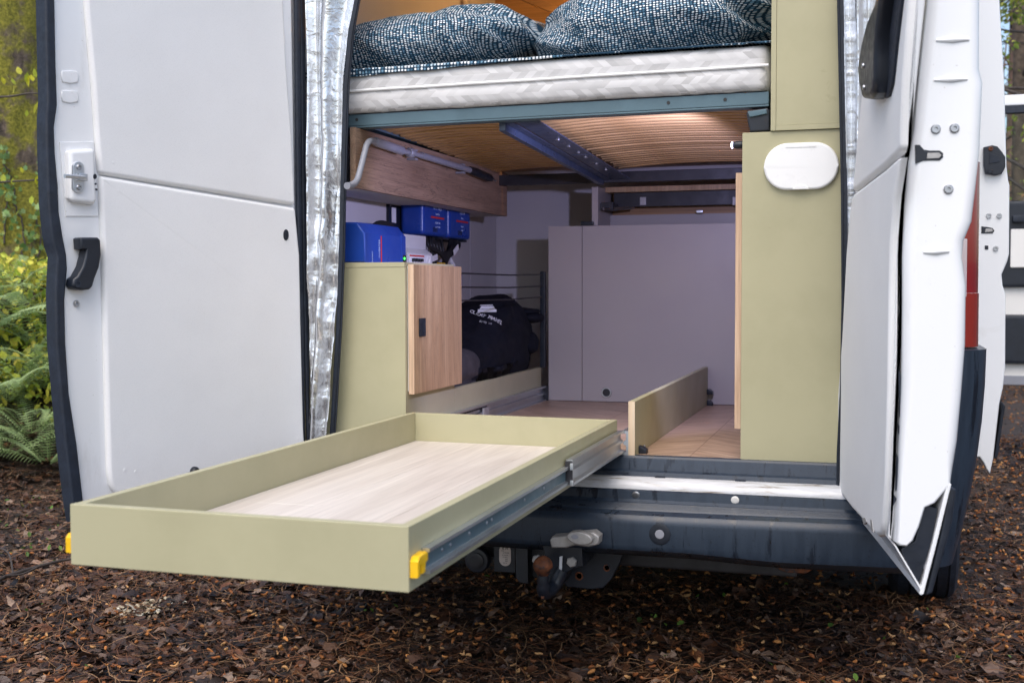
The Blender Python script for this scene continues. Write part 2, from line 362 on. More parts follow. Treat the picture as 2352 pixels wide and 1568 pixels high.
def pad(pts, n, t1, t0, r, seg=5):
    """board with a rolled edge: polygon of points, front at t1, back at t0, edge radius r"""
    n = Vector(n).normalized(); P = [Vector(p) for p in pts]; m = len(P); b = bmesh.new()
    area = sum((P[i].cross(P[(i+1) % m])).dot(n) for i in range(m)); sg = 1 if area > 0 else -1
    inw = []
    for i in range(m):
        e0 = (P[i]-P[i-1]).normalized(); e1 = (P[(i+1) % m]-P[i]).normalized()
        a0, a1 = n.cross(e0)*sg, n.cross(e1)*sg; v = a0+a1; inw.append(v/max(.35, v.length_squared/2))
    prof = [(0, t0)]+[(r*(1-math.cos(k/seg*math.pi/2)), t1-r+r*math.sin(k/seg*math.pi/2)) for k in range(seg+1)]
    rings = [[b.verts.new(P[i]+inw[i]*d+n*h) for i in range(m)] for d, h in prof]
    for a, c in zip(rings, rings[1:]):
        for i in range(m): b.faces.new((a[i], a[(i+1) % m], c[(i+1) % m], c[i]))
    b.faces.new(rings[0][::-1]); b.faces.new(rings[-1]); return b
def tube(path, r, sides=10, caps=True, bm=None):
    """tube along a path; r a number or a list"""
    P = [Vector(p) for p in path]; rs = r if isinstance(r, (list, tuple)) else [r]*len(P)
    b = bmesh.new(); rings = []; up = None
    for i, p in enumerate(P):
        d = (P[min(i+1, len(P)-1)]-P[max(i-1, 0)]).normalized()
        if up is None: up = d.orthogonal().normalized()
        up = (up-d*up.dot(d)).normalized(); s = d.cross(up)
        rings.append([b.verts.new(p+(up*math.cos(2*math.pi*k/sides)+s*math.sin(2*math.pi*k/sides))*rs[i]) for k in range(sides)])
    for a, c in zip(rings, rings[1:]):
        for k in range(sides): b.faces.new((a[k], a[(k+1) % sides], c[(k+1) % sides], c[k]))
    if caps: b.faces.new(rings[0][::-1]); b.faces.new(rings[-1])
    if bm is None: return b
    return merge(bm, b)
def sm(path, n=6):
    """Catmull-Rom smoothing of a path"""
    P = [Vector(p) for p in path]; out = []
    for i in range(len(P)-1):
        a, b, c, d = P[max(i-1, 0)], P[i], P[i+1], P[min(i+2, len(P)-1)]
        for k in range(n):
            t = k/n; out.append(.5*((2*b)+(c-a)*t+(2*a-5*b+4*c-d)*t*t+(3*b-a-3*c+d)*t**3))
    return out+[P[-1]]
def lathe(prof, sides=20, mat=None, bm=None):
    """profile [(r, h)] round local z"""
    b = bmesh.new(); rings = []
    for r, h in prof: rings.append([b.verts.new((r*math.cos(2*math.pi*k/sides), r*math.sin(2*math.pi*k/sides), h)) for k in range(sides)])
    for a, c in zip(rings, rings[1:]):
        for k in range(sides): b.faces.new((a[k], a[(k+1) % sides], c[(k+1) % sides], c[k]))
    b.faces.new(rings[0][::-1]); b.faces.new(rings[-1])
    if mat is not None: b.transform(mat)
    if bm is None: return b
    return merge(bm, b)
def frame_m(p, z, x=None):
    z = Vector(z).normalized(); x = Vector(x) if x is not None else z.orthogonal(); x = (x-z*x.dot(z)).normalized(); y = z.cross(x)
    return Matrix(((x.x, y.x, z.x, p[0]), (x.y, y.y, z.y, p[1]), (x.z, y.z, z.z, p[2]), (0, 0, 0, 1)))
def screw(p, n, r=.006, h=.004):
    b = lathe([(r, 0), (r, h*.5), (r*.8, h), (r*.42, h), (r*.4, h*.35)], 14, frame_m(p, n)); return b
def oval(cx, cz, wx, wz, n=28, e=2.6):
    """superellipse outline in (x, z)"""
    o = []
    for k in range(n):
        a = 2*math.pi*k/n; c, s = math.cos(a), math.sin(a)
        o.append((cx+wx*math.copysign(abs(c)**(2/e), c), cz+wz*math.copysign(abs(s)**(2/e), s)))
    return o
def stadium(w, h, n=8):
    """rounded slot outline centred on 0, total w x h"""
    r = min(w, h)/2; o = []
    for cx, cy, a0 in (((w/2-r), (h/2-r), 0), (-(w/2-r), (h/2-r), 90), (-(w/2-r), -(h/2-r), 180), ((w/2-r), -(h/2-r), 270)):
        for k in range(n+1): a = R(a0+90*k/n); o.append((cx+r*math.cos(a), cy+r*math.sin(a)))
    return o
def text_mesh(name, s, size, origin, xdir, ydir, mat, parent, depth=.0006, align='CENTER'):
    cu = bpy.data.curves.new('txt', 'FONT'); cu.body = s; cu.size = size; cu.extrude = depth/2; cu.align_x = align; cu.align_y = 'CENTER'; cu.resolution_u = 2
    to = bpy.data.objects.new('txt', cu); col.objects.link(to)
    dg = bpy.context.evaluated_depsgraph_get(); me = bpy.data.meshes.new_from_object(to.evaluated_get(dg))
    bpy.data.objects.remove(to); bpy.data.curves.remove(cu)
    x = Vector(xdir).normalized(); y = Vector(ydir).normalized(); z = x.cross(y)
    me.transform(Matrix(((x.x, y.x, z.x, origin[0]), (x.y, y.y, z.y, origin[1]), (x.z, y.z, z.z, origin[2]), (0, 0, 0, 1))))
    me.name = name; return link(name, me, mat, parent)

# ------------------------------------------------------------------ ground
def S(t): t = min(1, max(0, t)); return t*t*(3-2*t)
def hgt(x, y):
    d = -x*.8+y*.6
    b = S((d-3.9)/2.6)*S((-x-2.0)/1.2)*1.12
    far = S((math.hypot(x, y)-14)/60)*2.5
    inner = noise.noise(Vector((x*.9, y*.9, 3)))*.02+noise.noise(Vector((x*4, y*4, 7)))*.008
    return GZ-.012+b+far+inner*(1+2*b)
def ground():
    gx = np.concatenate([-np.geomspace(150, 6.2, 24), np.arange(-6, 3.6, .06), np.geomspace(3.8, 150, 26)])
    gy = np.concatenate([-np.geomspace(120, 2.2, 20), np.arange(-2, 6, .06), np.geomspace(6.2, 180, 32)])
    nx, ny = len(gx), len(gy)
    vs = [(x, y, hgt(x, y)) for y in gy for x in gx]
    fs = [(j*nx+i, j*nx+i+1, (j+1)*nx+i+1, (j+1)*nx+i) for j in range(ny-1) for i in range(nx-1)]
    me = bpy.data.meshes.new('ground'); me.from_pydata(vs, [], fs); me.update()
    tag(link('ground', me, 'soil', angle=180), kind='structure')
ground()

# ------------------------------------------------------------------ the van
van = thing('camper_van', (-.2, 2.4, GZ), 'white panel camper van with both rear doors and the sliding side door open', 'van')
XL, XR, ZT = -1.25, .86, 1.98
def shell():
    bm = bmesh.new()
    box(XL, XL+.06, .02, 4.3, -.22, ZT, .01, 2, bm)                       # left side
    box(XR-.05, XR, .02, 1.55, -.22, ZT, .012, 3, bm)                     # right side behind the sliding door opening
    box(XR-.05, XR, 1.55, 2.75, 1.62, ZT, .01, 2, bm); box(XR-.05, XR, 1.55, 2.75, -.22, -.05, .01, 2, bm)
    box(XR-.05, XR, 2.75, 4.3, -.22, ZT, .01, 2, bm)
    box(XL+.061, XR-.051, .02, 4.3, ZT-.05, ZT+.02, .01, 2, bm)            # roof
    box(XL+.061, XR-.051, .03, 4.3, -.16, -.03, .01, 2, bm)                # load floor structure
    for x0, x1 in ((XL+.061, -1.03), (.645, XR-.051)): box(x0, x1, .015, .12, -.1, ZT-.052, .012, 3, bm)   # rear pillars
    box(-1.029, .644, .02, .12, 1.75, ZT-.052, .012, 2, bm)
    return bm
obj('body_shell', shell(), 'body_paint', van)
def nose():
    prof = [(4.3, -.22), (5.85, -.22), (5.95, .1), (5.88, .42), (5.25, .72), (4.75, 1.55), (4.3, ZT)]
    return prism([Vector((XL+.02, y, z)) for y, z in prof], (1, 0, 0), 0, XR-XL-.04, .03, 3)
obj('cab', nose(), 'body_paint', van)
ws = [Vector((-1.0, 5.247, .735)), Vector((.6, 5.247, .735)), Vector((.52, 4.78, 1.51)), Vector((-.92, 4.78, 1.51))]
obj('windscreen', prism(ws, (0, .86, .51), .004, .012), 'plastic', van)

# load floor, sill and bumper
fl = obj('floor', box(-1.09, .64, .012, 2.3, -.012, 0, 0), 'floor', van)
sill = obj('sill_strip', prism([Vector((-1.02, y, z)) for y, z in ((.02, .003), (-.006, .003), (-.012, -.004), (-.020, -.034), (-.030, -.0385), (-.034, -.05), (.02, -.05))], (1, 0, 0), 0, 1.62), 'bumper', van)
wp = [(.018, -.0505)]
for k in range(9):
    a = R(90*k/8); wp.append((-.036-.040*math.sin(a), -.0505-.032*(1-math.cos(a))))
wp += [(-.076, -.094), (.018, -.094)]
obj('sill', prism([Vector((-1.02, y, z)) for y, z in wp], (1, 0, 0), 0, 1.63), 'sill_paint', van, 40)
obj('rubber_pad', box(-.115, -.01, -.034, -.012, -.046, -.041, .001), 'rubber', van)
for x in (.08, .3): obj('notch', box(x-.014, x+.014, -.042, -.03, -.0515, -.047, .001), 'rubber', van)

def bumper():
    # closed profile (y, z), swept along x with a gentle bow
    prof = [(-.078, -.080), (-.086, -.084), (-.090, -.105), (-.098, -.112)]
    y = -.115
    for k in range(6):
        prof += [(y, -.1145), (y-.003, -.1095), (y-.008, -.1095), (y-.011, -.1145)]; y -= .0165
    prof += [(-.222, -.118), (-.234, -.122), (-.242, -.131), (-.246, -.145), (-.247, -.20), (-.241, -.214), (-.228, -.222), (-.205, -.236), (-.14, -.245), (-.05, -.25), (-.02, -.19), (-.02, -.095)]
    xs = np.linspace(-1.18, .80, 37); b = bmesh.new(); rings = []
    for x in xs:
        u = (x+.2)/1.0; low = -.012*S((x-.15)/.3)
        bow = .055*u*u
        rings.append([b.verts.new((x, yy+bow*S((-yy-.08)/.15), zz+(low if zz < -.21 else 0))) for yy, zz in prof])
    n = len(prof)
    for a, c in zip(rings, rings[1:]):
        for k in range(n): b.faces.new((a[k], a[(k+1) % n], c[(k+1) % n], c[k]))
    b.faces.new(rings[0]); b.faces.new(rings[-1][::-1]); return b
bmp = obj('bumper', bumper(), 'bumper', van, 28)
def ring_at(x, z, r, y, mat, name, par):
    return obj(name, lathe([(r, 0), (r, .002), (r*.8, .0035), (r*.45, .0035), (r*.42, .001)], 24, frame_m((x, y, z), (0, -1, 0))), mat, par)
for x in (.115, .70):
    yb = -.2475+.055*((x+.2)**2)
    s = ring_at(x, -.166, .028, yb+.001, 'plastic', 'parking_sensor', bmp)
    obj('sensor_cap', lathe([(.012, 0), (.012, .003), (.009, .004)], 18, frame_m((x, yb, -.166), (0, -1, 0))), 'foot_grey', s)
for x, mat in ((.022, 'screw'), (.292, 'cream')):
    obj('plug', lathe([(.011, 0), (.011, .0015), (.008, .003), (.004, .003)], 18, frame_m((x, -.0885, -.094), (0, -1, -.15))), mat, bmp)

# bumper corner and tail light on the right rear pillar
def corner(z0, z1, x1, ylo, yhi, r, taper=0, bm=None):
    pts = []
    for k in range(7):
        a = R(-90+90*k/6); pts.append((x1-r+r*math.cos(a), ylo+r+r*math.sin(a)))
    pts += [(x1, yhi), (x1-.12, yhi), (x1-.12, ylo)]
    b = bmesh.new(); rows = 7; rings = []
    for j in range(rows):
        t = j/(rows-1); z = z0+(z1-z0)*t; inn = taper*(1-t)**2
        rings.append([b.verts.new((x-inn, y, z)) for x, y in pts])
    n = len(pts)
    for a, c in zip(rings, rings[1:]):
        for k in range(n): b.faces.new((a[k], a[(k+1) % n], c[(k+1) % n], c[k]))
    b.faces.new(rings[0][::-1]); b.faces.new(rings[-1]); return b
obj('bumper_corner', corner(-.25, .315, .925, -.07, .42, .09, .075), 'bumper', van, 50)
tl = obj('tail_light', corner(.46, .80, .905, -.012, .16, .06), 'red_lens', van, 50)
obj('indicator_lens', corner(.32, .4595, .907, -.014, .16, .06), 'orange_lens', tl, 50)
obj('reversing_lens', box(.845, .872, -.019, -.0125, .45, .60, .003), 'clear_lens', tl)
# left mirror image
def mirror_x(bm, c=-.195):
    for v in bm.verts: v.co.x = 2*c-v.co.x
    bmesh.ops.reverse_faces(bm, faces=bm.faces); return bm
obj('bumper_corner', mirror_x(corner(-.25, .315, .925, -.07, .42, .09, .075)), 'bumper', van, 50)
tl2 = obj('tail_light', mirror_x(corner(.46, .80, .905, -.012, .16, .06)), 'red_lens', van, 50)
obj('indicator_lens', mirror_x(corner(.32, .4595, .907, -.014, .16, .06)), 'orange_lens', tl2, 50)

# wheels
def wheel(x0, x1, y):
    r = .345; zc = GZ+r-.008; w_ = x1-x0
    prof = [(r-.09, 0), (r-.03, .002), (r-.012, .012), (r-.002, .03)]
    for k in range(4):
        a = .03+(w_-.06)*k/4; b_ = (w_-.06)/4; prof += [(r, a+.004), (r, a+b_-.008), (r-.009, a+b_-.006), (r-.009, a+b_-.001)]
    prof += [(r-.002, w_-.03), (r-.012, w_-.012), (r-.03, w_-.002), (r-.09, w_)]
    me_ = lathe(prof, 48, frame_m((x0, y, zc), (1, 0, 0)))
    t_ = obj('tyre', me_, 'rubber', van, 30)
    obj('rim', lathe([(.05, -.01), (.05, .03), (.2, .05), (.235, .02), (.24, .1), (.24, w_-.02), (.05, w_-.03)], 32, frame_m((x0+.005, y, zc), (1, 0, 0))), 'dark_metal', t_)
for x0, y in ((.70, 1.15), (-1.32, 1.15), (.66, 4.75), (-1.28, 4.75)): wheel(x0, x0+.225, y)
obj('rear_axle', tube([(-1.2, 1.15, -.33), (.72, 1.15, -.33)], .045, 12), 'dark_metal', van)
obj('exhaust_box', tube([(.22, .35, -.30), (.5, .35, -.30)], .03, 14), 'rust', van)
obj('tow_eye_bracket', prism([Vector(p) for p in ((.40, -.12, -.255), (.41, -.12, -.268), (.43, -.12, -.274), (.48, -.12, -.274), (.495, -.12, -.264), (.495, -.12, -.255))], (0, 1, 0), 0, .06, .003), 'rust', van)
obj('underbody', box(-1.1, .7, .3, 4.2, -.3, -.165, .03), 'dark_metal', van)

# ---- left rear door: opened about 110 degrees
HL = Vector((-1.03, -.05, 0)); DLd = Vector((-.342, -.94, 0)); NL = Vector((.94, -.342, 0))
def dl(px, py, off=0): return on(px, py, HL, NL)+NL*off
white_edge = [(121, -520), (121, 0), (124, 156), (127, 242), (120, 293), (122, 351), (129, 430), (131, 488), (140, 545), (148, 586), (150, 617), (144, 688), (146, 785), (154, 903), (172, 1020), (187, 1152), (196, 1205)]
rub_edge = [(98, -520), (98, 0), (100, 117), (103, 234), (100, 273), (101, 351), (105, 469), (112, 540), (117, 566), (125, 590), (121, 668), (123, 785), (133, 903), (144, 1020), (160, 1152), (168, 1200)]
hinge_edge = [(700, 1060), (690, 760), (680, 470), (672, 0), (669, -520)]
ldoor = obj('rear_door', prism([dl(*p) for p in white_edge+hinge_edge], NL, 0, -.055, .01, 3), 'paint', van, 40)
obj('rubber_seal', prism([dl(*p) for p in rub_edge+white_edge[::-1]], NL, .012, -.03, .007, 3), 'rubber', ldoor, 50)
up = [(186, -520), (191, 20), (207, 195), (215, 312), (221, 390), (225, 401), (440, 435), (664, 471), (671, 466), (664, 312), (652, 156), (644, 0), (640, -520)]
lo = [(223, 409), (226, 488), (230, 586), (234, 785), (238, 942), (242, 1078), (246, 1110), (258, 1133), (285, 1142), (690, 1040), (693, 1012), (691, 981), (685, 746), (682, 586), (672, 482), (668, 477), (440, 440), (229, 405)]
def padded(px_poly, fn, n, thick, name, par, dimples=()):
    """upholstered board: outline grid with soft rolled edge and screw dimples"""
    return obj(name, pad([fn(*p) for p in px_poly], n, thick, .001, thick*.7), 'trim', par, 60)
padded(up, dl, NL, .016, 'trim_panel', ldoor); lowp = padded(lo, dl, NL, .016, 'trim_panel', ldoor)
def poly_c(cx, cy, w_, h_, fn, n=14, off=0): return [fn(cx+w_*math.cos(2*math.pi*k/n), cy+h_*math.sin(2*math.pi*k/n), off) for k in range(n)]
def dimple(px, py, fn, n, par, s=3.2):
    p = fn(px, py, .0162); obj('trim_button', lathe([(.0045, -.001), (.0045, .0002), (.003, .0006), (.0012, .0002)], 12, frame_m(p, n)), 'trim', par)
for p in ((254, 374), (264, 440), (636, 8), (657, 444), (660, 500), (278, 1078), (303, 1081), (676, 1006)): dimple(*p, dl, NL, ldoor)
obj('grommet', prism(poly_c(648, 540, 6, 13, dl), NL, .019, .014, .002), 'plastic', ldoor)
obj('pull_knob', lathe([(.014, 0), (.014, .008), (.010, .014), (.006, .014), (.005, .009)], 18, frame_m(dl(437, 1081, .015), NL)), 'plastic', ldoor)
# lock housing
obj('lock_plate', prism([dl(*p) for p in ((135, 326), (214, 326), (224, 497), (150, 497))], NL, .004, .0, .003), 'paint', ldoor)
obj('lock_housing', prism([dl(*p) for p in ((146, 352), (152, 345), (200, 342), (207, 349), (211, 460), (204, 471), (160, 466), (148, 455))], NL, .026, .003, .012, 4), 'paint', ldoor, 50)
lp = obj('striker_plate', prism([dl(164+13*x, 409+36*y) for x, y in [(math.cos(a)*1.0, (math.sin(a)*.4+(.6 if math.sin(a) >= 0 else -.6))) for a in np.linspace(0, 2*math.pi, 24, endpoint=False)]], NL, .032, .025, .002), 'steel', ldoor)
for y in (386, 432): obj('screw', screw(dl(164, y, .032), NL, .0075, .005), 'screw', ldoor)
obj('striker_rod', tube([dl(176, 411, .04), dl(160, 409, .045), dl(122, 407, .05)], .0052, 12), 'steel', ldoor)
obj('striker_block', prism([dl(*p) for p in ((158, 400), (178, 402), (178, 418), (158, 416))], NL, .046, .03, .003), 'steel', ldoor)
for p, s in (((204, 407), (4, 6)), ((206, 424), (1.5, 2.5)), ((208, 437), (1.5, 2)), ((207, 435), (1, 1))): obj('drain_hole', prism(poly_c(*p, *s, dl, 10), NL, .0275, .02), 'plastic', ldoor)
for y0 in (163, 208):
    obj('embossed_slot', prism([dl(*p) for p in ((141, y0), (160, y0-1), (176, y0+1), (180, y0+14), (178, y0+27), (160, y0+30), (142, y0+26), (139, y0+12))], NL, .0035, .0, .003, 3), 'paint', ldoor, 60)
# inner pull handle
hp = [(166, 549), (170, 546), (207, 546), (213, 552), (215, 585), (210, 615), (200, 640), (195, 658), (188, 665), (172, 667), (154, 663), (149, 655), (151, 641), (160, 634), (172, 612), (178, 590), (181, 574), (168, 573)]
hd = obj('door_handle', prism([dl(*p) for p in hp], NL, .036, .004, .007, 3), 'plastic', ldoor, 45)
obj('handle_bolt', lathe([(.009, 0), (.009, .002), (.005, .002), (.0045, -.004)], 16, frame_m(dl(160, 652, .036), NL)), 'rubber', ldoor)
obj('screw', screw(dl(174, 697, .001), NL, .0085, .006), 'screw', ldoor)
# hinge-side weather strips
for (a, b, c, d), th in (((672, 688, 704, 697), .012), ((685, 703, 718, 706), .009)):
    obj('weather_strip', prism([dl(a, -520), dl(a+1, 0), dl(a+6, 470), dl(a+11, 760), dl(a+18, 1025), dl(a+27, 1040), dl(a+24, 1000), dl(a+22, 760), dl(a+17, 470), dl(a+13, 0), dl(a+12, -520)], NL, th, .002, .006, 3), 'rubber', ldoor, 50)
obj('door_skin', prism([dl(p[0]+70, p[1]) for p in rub_edge]+[dl(700, 1085), dl(669, -520)], NL, -.056, -.085, .01, 2), 'paint', ldoor)

# ---- right rear door: opened about 99 degrees, seen almost edge-on
HR = Vector((.572, 0, 0)); DR = Vector((.153, -.988, 0)).normalized()
NR = Vector((DR.y, -DR.x, 0))             # inner face normal (towards the left)
LEN = .80; ER = HR+DR*LEN
def dr(px, py, off=0): return on(px, py, HR, NR)+NR*off
def de(px, py, off=0): return on(px, py, ER, DR)+DR*off
inner = [(2146, -520), (2137, -20), (2120, 137), (2104, 293), (2090, 371), (2081, 469), (2076, 586), (2076, 700), (2074, 879), (2066, 1098), (2060, 1207), (2056, 1246)]
bot = [(2066, 1256), (2085, 1258), (2100, 1244), (2115, 1210), (2128, 1168), (2150, 1158)]
outer = [(2186, 1114), (2203, 1016), (2213, 907), (2222, 792), (2224, 655), (2215, 590), (2219, 552), (2237, 508), (2246, 430), (2255, 351), (2260, 234), (2262, 187), (2254, 156), (2255, -20), (2257, -520)]
ringE = [de(*p) for p in inner+bot+outer]
def rdoor_body():
    b = bmesh.new(); rings = []
    m = len(ringE); ins = []
    area = sum((ringE[i].cross(ringE[(i+1) % m])).dot(DR) for i in range(m)); sg = 1 if area > 0 else -1
    for i in range(m):
        e0 = (ringE[i]-ringE[i-1]).normalized(); e1 = (ringE[(i+1) % m]-ringE[i]).normalized(); v = DR.cross(e0)*sg+DR.cross(e1)*sg; ins.append(v/max(.5, v.length_squared/2)*(.3 if len(inner)-3 <= i < len(inner)+len(bot)+1 else 1))
    rr0 = .024
    for u, k, d in [(.0, .42, 0), (.45, .8, 0)]+[(LEN-rr0+rr0*math.sin(q*math.pi/12), 1.0, rr0*(1-math.cos(q*math.pi/12))) for q in range(7)]:
        ring = []
        for p, w_ in zip(ringE, ins):
            q = p-ER+w_*d; o_ = q.dot(-NR); ring.append(b.verts.new(HR+DR*u-NR*(max(o_-.055, 0)*k+min(o_, .055))+Vector((0, 0, q.z))))
        rings.append(ring)
    n = len(ringE)
    for a, c in zip(rings, rings[1:]):
        for k in range(n): b.faces.new((a[k], a[(k+1) % n], c[(k+1) % n], c[k]))
    b.faces.new(rings[0]); b.faces.new(rings[-1][::-1]); return b
rdoor = obj('rear_door', rdoor_body(), 'paint', van, 40)
# outer skin below the frame, ending in the pointed lower corner
tip = de(2121, 1366); skin_o = [de(2186, 1110), de(2150, 1255), tip]
b = bmesh.new(); A = [b.verts.new(p+NR*.008) for p in skin_o]+[b.verts.new(p-NR*.0) for p in skin_o[::-1]]
r2 = [b.verts.new(v.co-DR*.78+NR*-.0+Vector((-.03, 0, .03))) for v in A]
b.faces.new(A); b.faces.new(r2[::-1])
for k in range(6): b.faces.new((A[k], r2[k], r2[(k+1) % 6], A[(k+1) % 6]))
bmesh.ops.recalc_face_normals(b, faces=b.faces); bmesh.ops.bevel(b, geom=b.edges[:], offset=.002, segments=2, affect='EDGES')
obj('door_skin', b, 'paint', rdoor)
trimp = [de(2184, 1122), de(2198, 1125), de(2188, 1200), de(2143, 1362), de(2128, 1368), de(2160, 1235)]
obj('lower_moulding', prism([p-DR*.004 for p in trimp], DR, 0, -.75, .004), 'plastic', rdoor)
obj('door_cavity', prism([de(*p) for p in ((2126, 1160), (2156, 1170), (2143, 1240), (2112, 1344), (2076, 1282), (2072, 1262), (2104, 1244))], DR, -.008, -.09, .002), 'plastic', rdoor)
obj('bottom_flange', prism([de(*p) for p in ((2054, 1252), (2058, 1252), (2122, 1358), (2121, 1366))], DR, -.002, -.72, .001), 'paint', rdoor)
obj('corner_brace', prism([de(*p) for p in ((2112, 1240), (2118, 1236), (2130, 1300), (2124, 1312))], DR, -.012, -.03, .001), 'foot_grey', rdoor)
# trim panels on the inner face
rup = [(2032, -520), (2022, 0), (2001, 156), (1986, 293), (1977, 391), (1973, 440), (1985, 433), (2050, 381), (2083, 350), (2087, 332), (2091, 195), (2106, 0), (2117, -520)]
rlo = [(1971, 452), (1966, 488), (1958, 580), (1948, 770), (1936, 934), (1934, 1043), (1936, 1114), (1945, 1136), (1970, 1168), (2030, 1232), (2040, 1228), (2045, 1200), (2052, 1090), (2057, 900), (2060, 700), (2063, 560), (2072, 450), (2086, 362), (2078, 363), (2050, 388), (1975, 444)]
obj('trim_panel', pad([dr(*p) for p in rup], NR, .016, .001, .012), 'trim', rdoor, 60)
obj('trim_panel', pad([dr(*p) for p in rlo], NR, .016, .001, .012), 'trim', rdoor, 60)
fe = [(2112, -520), (2108, 0), (2094, 195), (2089, 332), (2079, 450), (2067, 560), (2063, 700), (2060, 900), (2055, 1090), (2048, 1200), (2044, 1236)]
obj('inner_flange', prism([de(*p) for p in fe+[(p[0]-4, p[1]) for p in inner[::-1]]], DR, -.022, -.04, .005, 3), 'paint', rdoor, 60)
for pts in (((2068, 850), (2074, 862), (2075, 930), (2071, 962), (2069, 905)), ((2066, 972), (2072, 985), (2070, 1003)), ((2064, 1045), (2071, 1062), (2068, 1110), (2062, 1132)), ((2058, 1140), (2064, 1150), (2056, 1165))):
    obj('trim_gap_shade', prism([de(*p) for p in pts], DR, -.0205, -.03), 'rubber', rdoor)  # solid dark slivers stand in for the shade where the trim lifts
for pts in (((1996, 1190), (2003, 1188), (2008, 1199), (2001, 1204)), ((2016, 1192), (2020, 1194), (2024, 1222), (2019, 1219))):
    obj('trim_tear', prism([dr(*p) for p in pts], NR, .0168, .010), 'castal', rdoor)
# pull handle: a bowed black grip over a recess
obj('handle_recess', prism([dr(*p) for p in ((2108, -110), (2100, -20), (2085, 100), (2075, 190), (2066, 222), (2056, 226), (2052, 150), (2066, 60), (2084, -30), (2098, -110))], NR, .022, .012, .003), 'rubber', rdoor)
hl = [(2094, -120), (2080, -60), (2067, 0), (2045, 47), (2031, 98), (2024, 137), (2022, 164), (2025, 195), (2033, 226), (2049, 228), (2062, 213), (2066, 176), (2066, 137), (2070, 70), (2080, 0), (2104, -120)]
obj('door_handle', prism([dr(*p) for p in hl], NR, .05, .017, .014, 4), 'plastic', rdoor, 50)
for p in ((2042, 200), (2040, 150)): obj('handle_bolt', screw(dr(*p, .0505), NR, .006), 'screw', rdoor)
# free edge: screws, latch slot and embossed beads
for p in ((2149, 297), (2192, 295), (2178, 435)): obj('screw', lathe([(.0095, 0), (.0095, .003), (.0075, .005), (.004, .005), (.0035, .001)], 18, frame_m(de(*p, -.0005), DR)), 'screw', rdoor)
slot = [(2103, 333), (2112, 333), (2122, 344), (2135, 346), (2158, 346), (2166, 352), (2166, 362), (2158, 369), (2135, 369), (2120, 370), (2103, 376)]
ls = obj('latch_slot', prism([de(*p) for p in slot], DR, .002, -.03, .0012), 'plastic', rdoor)
obj('latch_catch', prism([de(*p) for p in ((2130, 352), (2156, 351), (2162, 357), (2156, 364), (2128, 365))], DR, .0036, -.001, .001), 'castal', rdoor)
for y, x0, x1 in ((92, 2150, 2226), (183, 2145, 2222), (578, 2120, 2180)):
    obj('embossed_bead', tube([de(x0, y+1), de((x0+x1)/2, y), de(x1, y-1)], [.003, .0065, .003], 8), 'paint', rdoor, 80)

# ---- sliding side door (slid back), rear edge towards the camera
YS = 1.0
sr = [(2282, -420), (2296, 0), (2307, 190), (2312, 380), (2316, 415), (2319, 425), (2318, 583), (2314, 600), (2301, 630), (2303, 655), (2310, 675), (2309, 844), (2304, 890), (2296, 925), (2282, 1050), (2274, 1088), (2266, 1078), (2258, 1062), (2250, 1050)]
slp = [at(px, py, 'y', YS) for px, py in sr]; sll = [Vector((.935, YS, p.z)) for p in (at(2250, 1050, 'y', YS), at(2282, -420, 'y', YS))]
sdoor = obj('sliding_door', prism(slp+sll, (0, 1, 0), 0, 1.25, .006, 3), 'body_paint', van, 40)
obj('lower_moulding', prism([at(*p, 'y', YS-.003) for p in ((2303, 925), (2309, 932), (2292, 1048), (2284, 1053))], (0, 1, 0), 0, 1.2, .004), 'plastic', sdoor)
bk = [(2258, 340), (2278, 335), (2290, 338), (2300, 350), (2308, 362), (2308, 385), (2300, 400), (2286, 404), (2262, 400), (2258, 380)]
lk = obj('guide_roller', prism([at(*p, 'y', YS) for p in bk], (0, -1, 0), .022, 0, .004), 'plastic', sdoor)
for p in ((2276, 342), (2274, 394)): obj('screw', screw(at(*p, 'y', YS-.022), (0, -1, 0), .008), 'rust', sdoor)
obj('roller_slot', prism([at(*p, 'y', YS-.022) for p in ((2272, 352), (2296, 360), (2296, 372), (2272, 376))], (0, -1, 0), .003, -.002, .001), 'rubber', sdoor)
for p in ((2271, 496), (2295, 496), (2287, 571)): obj('screw', screw(at(*p, 'y', YS), (0, -1, 0), .009, .006), 'screw', sdoor)
obj('latch_slot', prism([at(*p, 'y', YS) for p in ((2254, 520), (2266, 521), (2280, 524), (2284, 530), (2280, 536), (2254, 536))], (0, -1, 0), .003, -.01, .001), 'plastic', sdoor)
obj('latch_catch', prism([at(*p, 'y', YS) for p in ((2264, 525), (2279, 526), (2280, 532), (2262, 534))], (0, -1, 0), .005, .001, .001), 'castal', sdoor)
obj('square_plug', prism([at(*p, 'y', YS) for p in ((2262, 564), (2270, 564), (2270, 573), (2262, 573))], (0, -1, 0), .002, -.01), 'plastic', sdoor)

# ---- front passenger door standing open
YP = 4.7
def pdp(px, py, off=0): return at(px, py, 'y', YP+off)
x1 = 2.0
def pbox(name, xa, xb, za, zb, t0, t1, mat, bev=.006, par=None): return obj(name, box(xa, xb, YP+t0, YP+t1, za, zb, bev), mat, par or pd)
zt = pdp(2330, 217).z; zw = pdp(2330, 243).z; zb = pdp(2330, 470).z; z1 = pdp(2330, 880).z
pd = pbox('passenger_door', .95, x1, z1, zb, 0, .09, 'body_paint', .04, van); pbox('lower_lining', .98, x1-.03, z1+.03, zb-.01, -.012, -.001, 'cream', .004)
pbox('window_frame', .95, x1, zw, zt, 0, .06, 'body_paint', .015); pbox('window_frame', x1-.07, x1, zb, zw, .002, .058, 'body_paint', .01)
pbox('window_seal', .97, x1-.02, zw-.045, zw+.004, -.008, .05, 'rubber', .004)
pbox('window_pane', .96, x1-.05, zb-.02, zw, .02, .026, 'glass', 0)
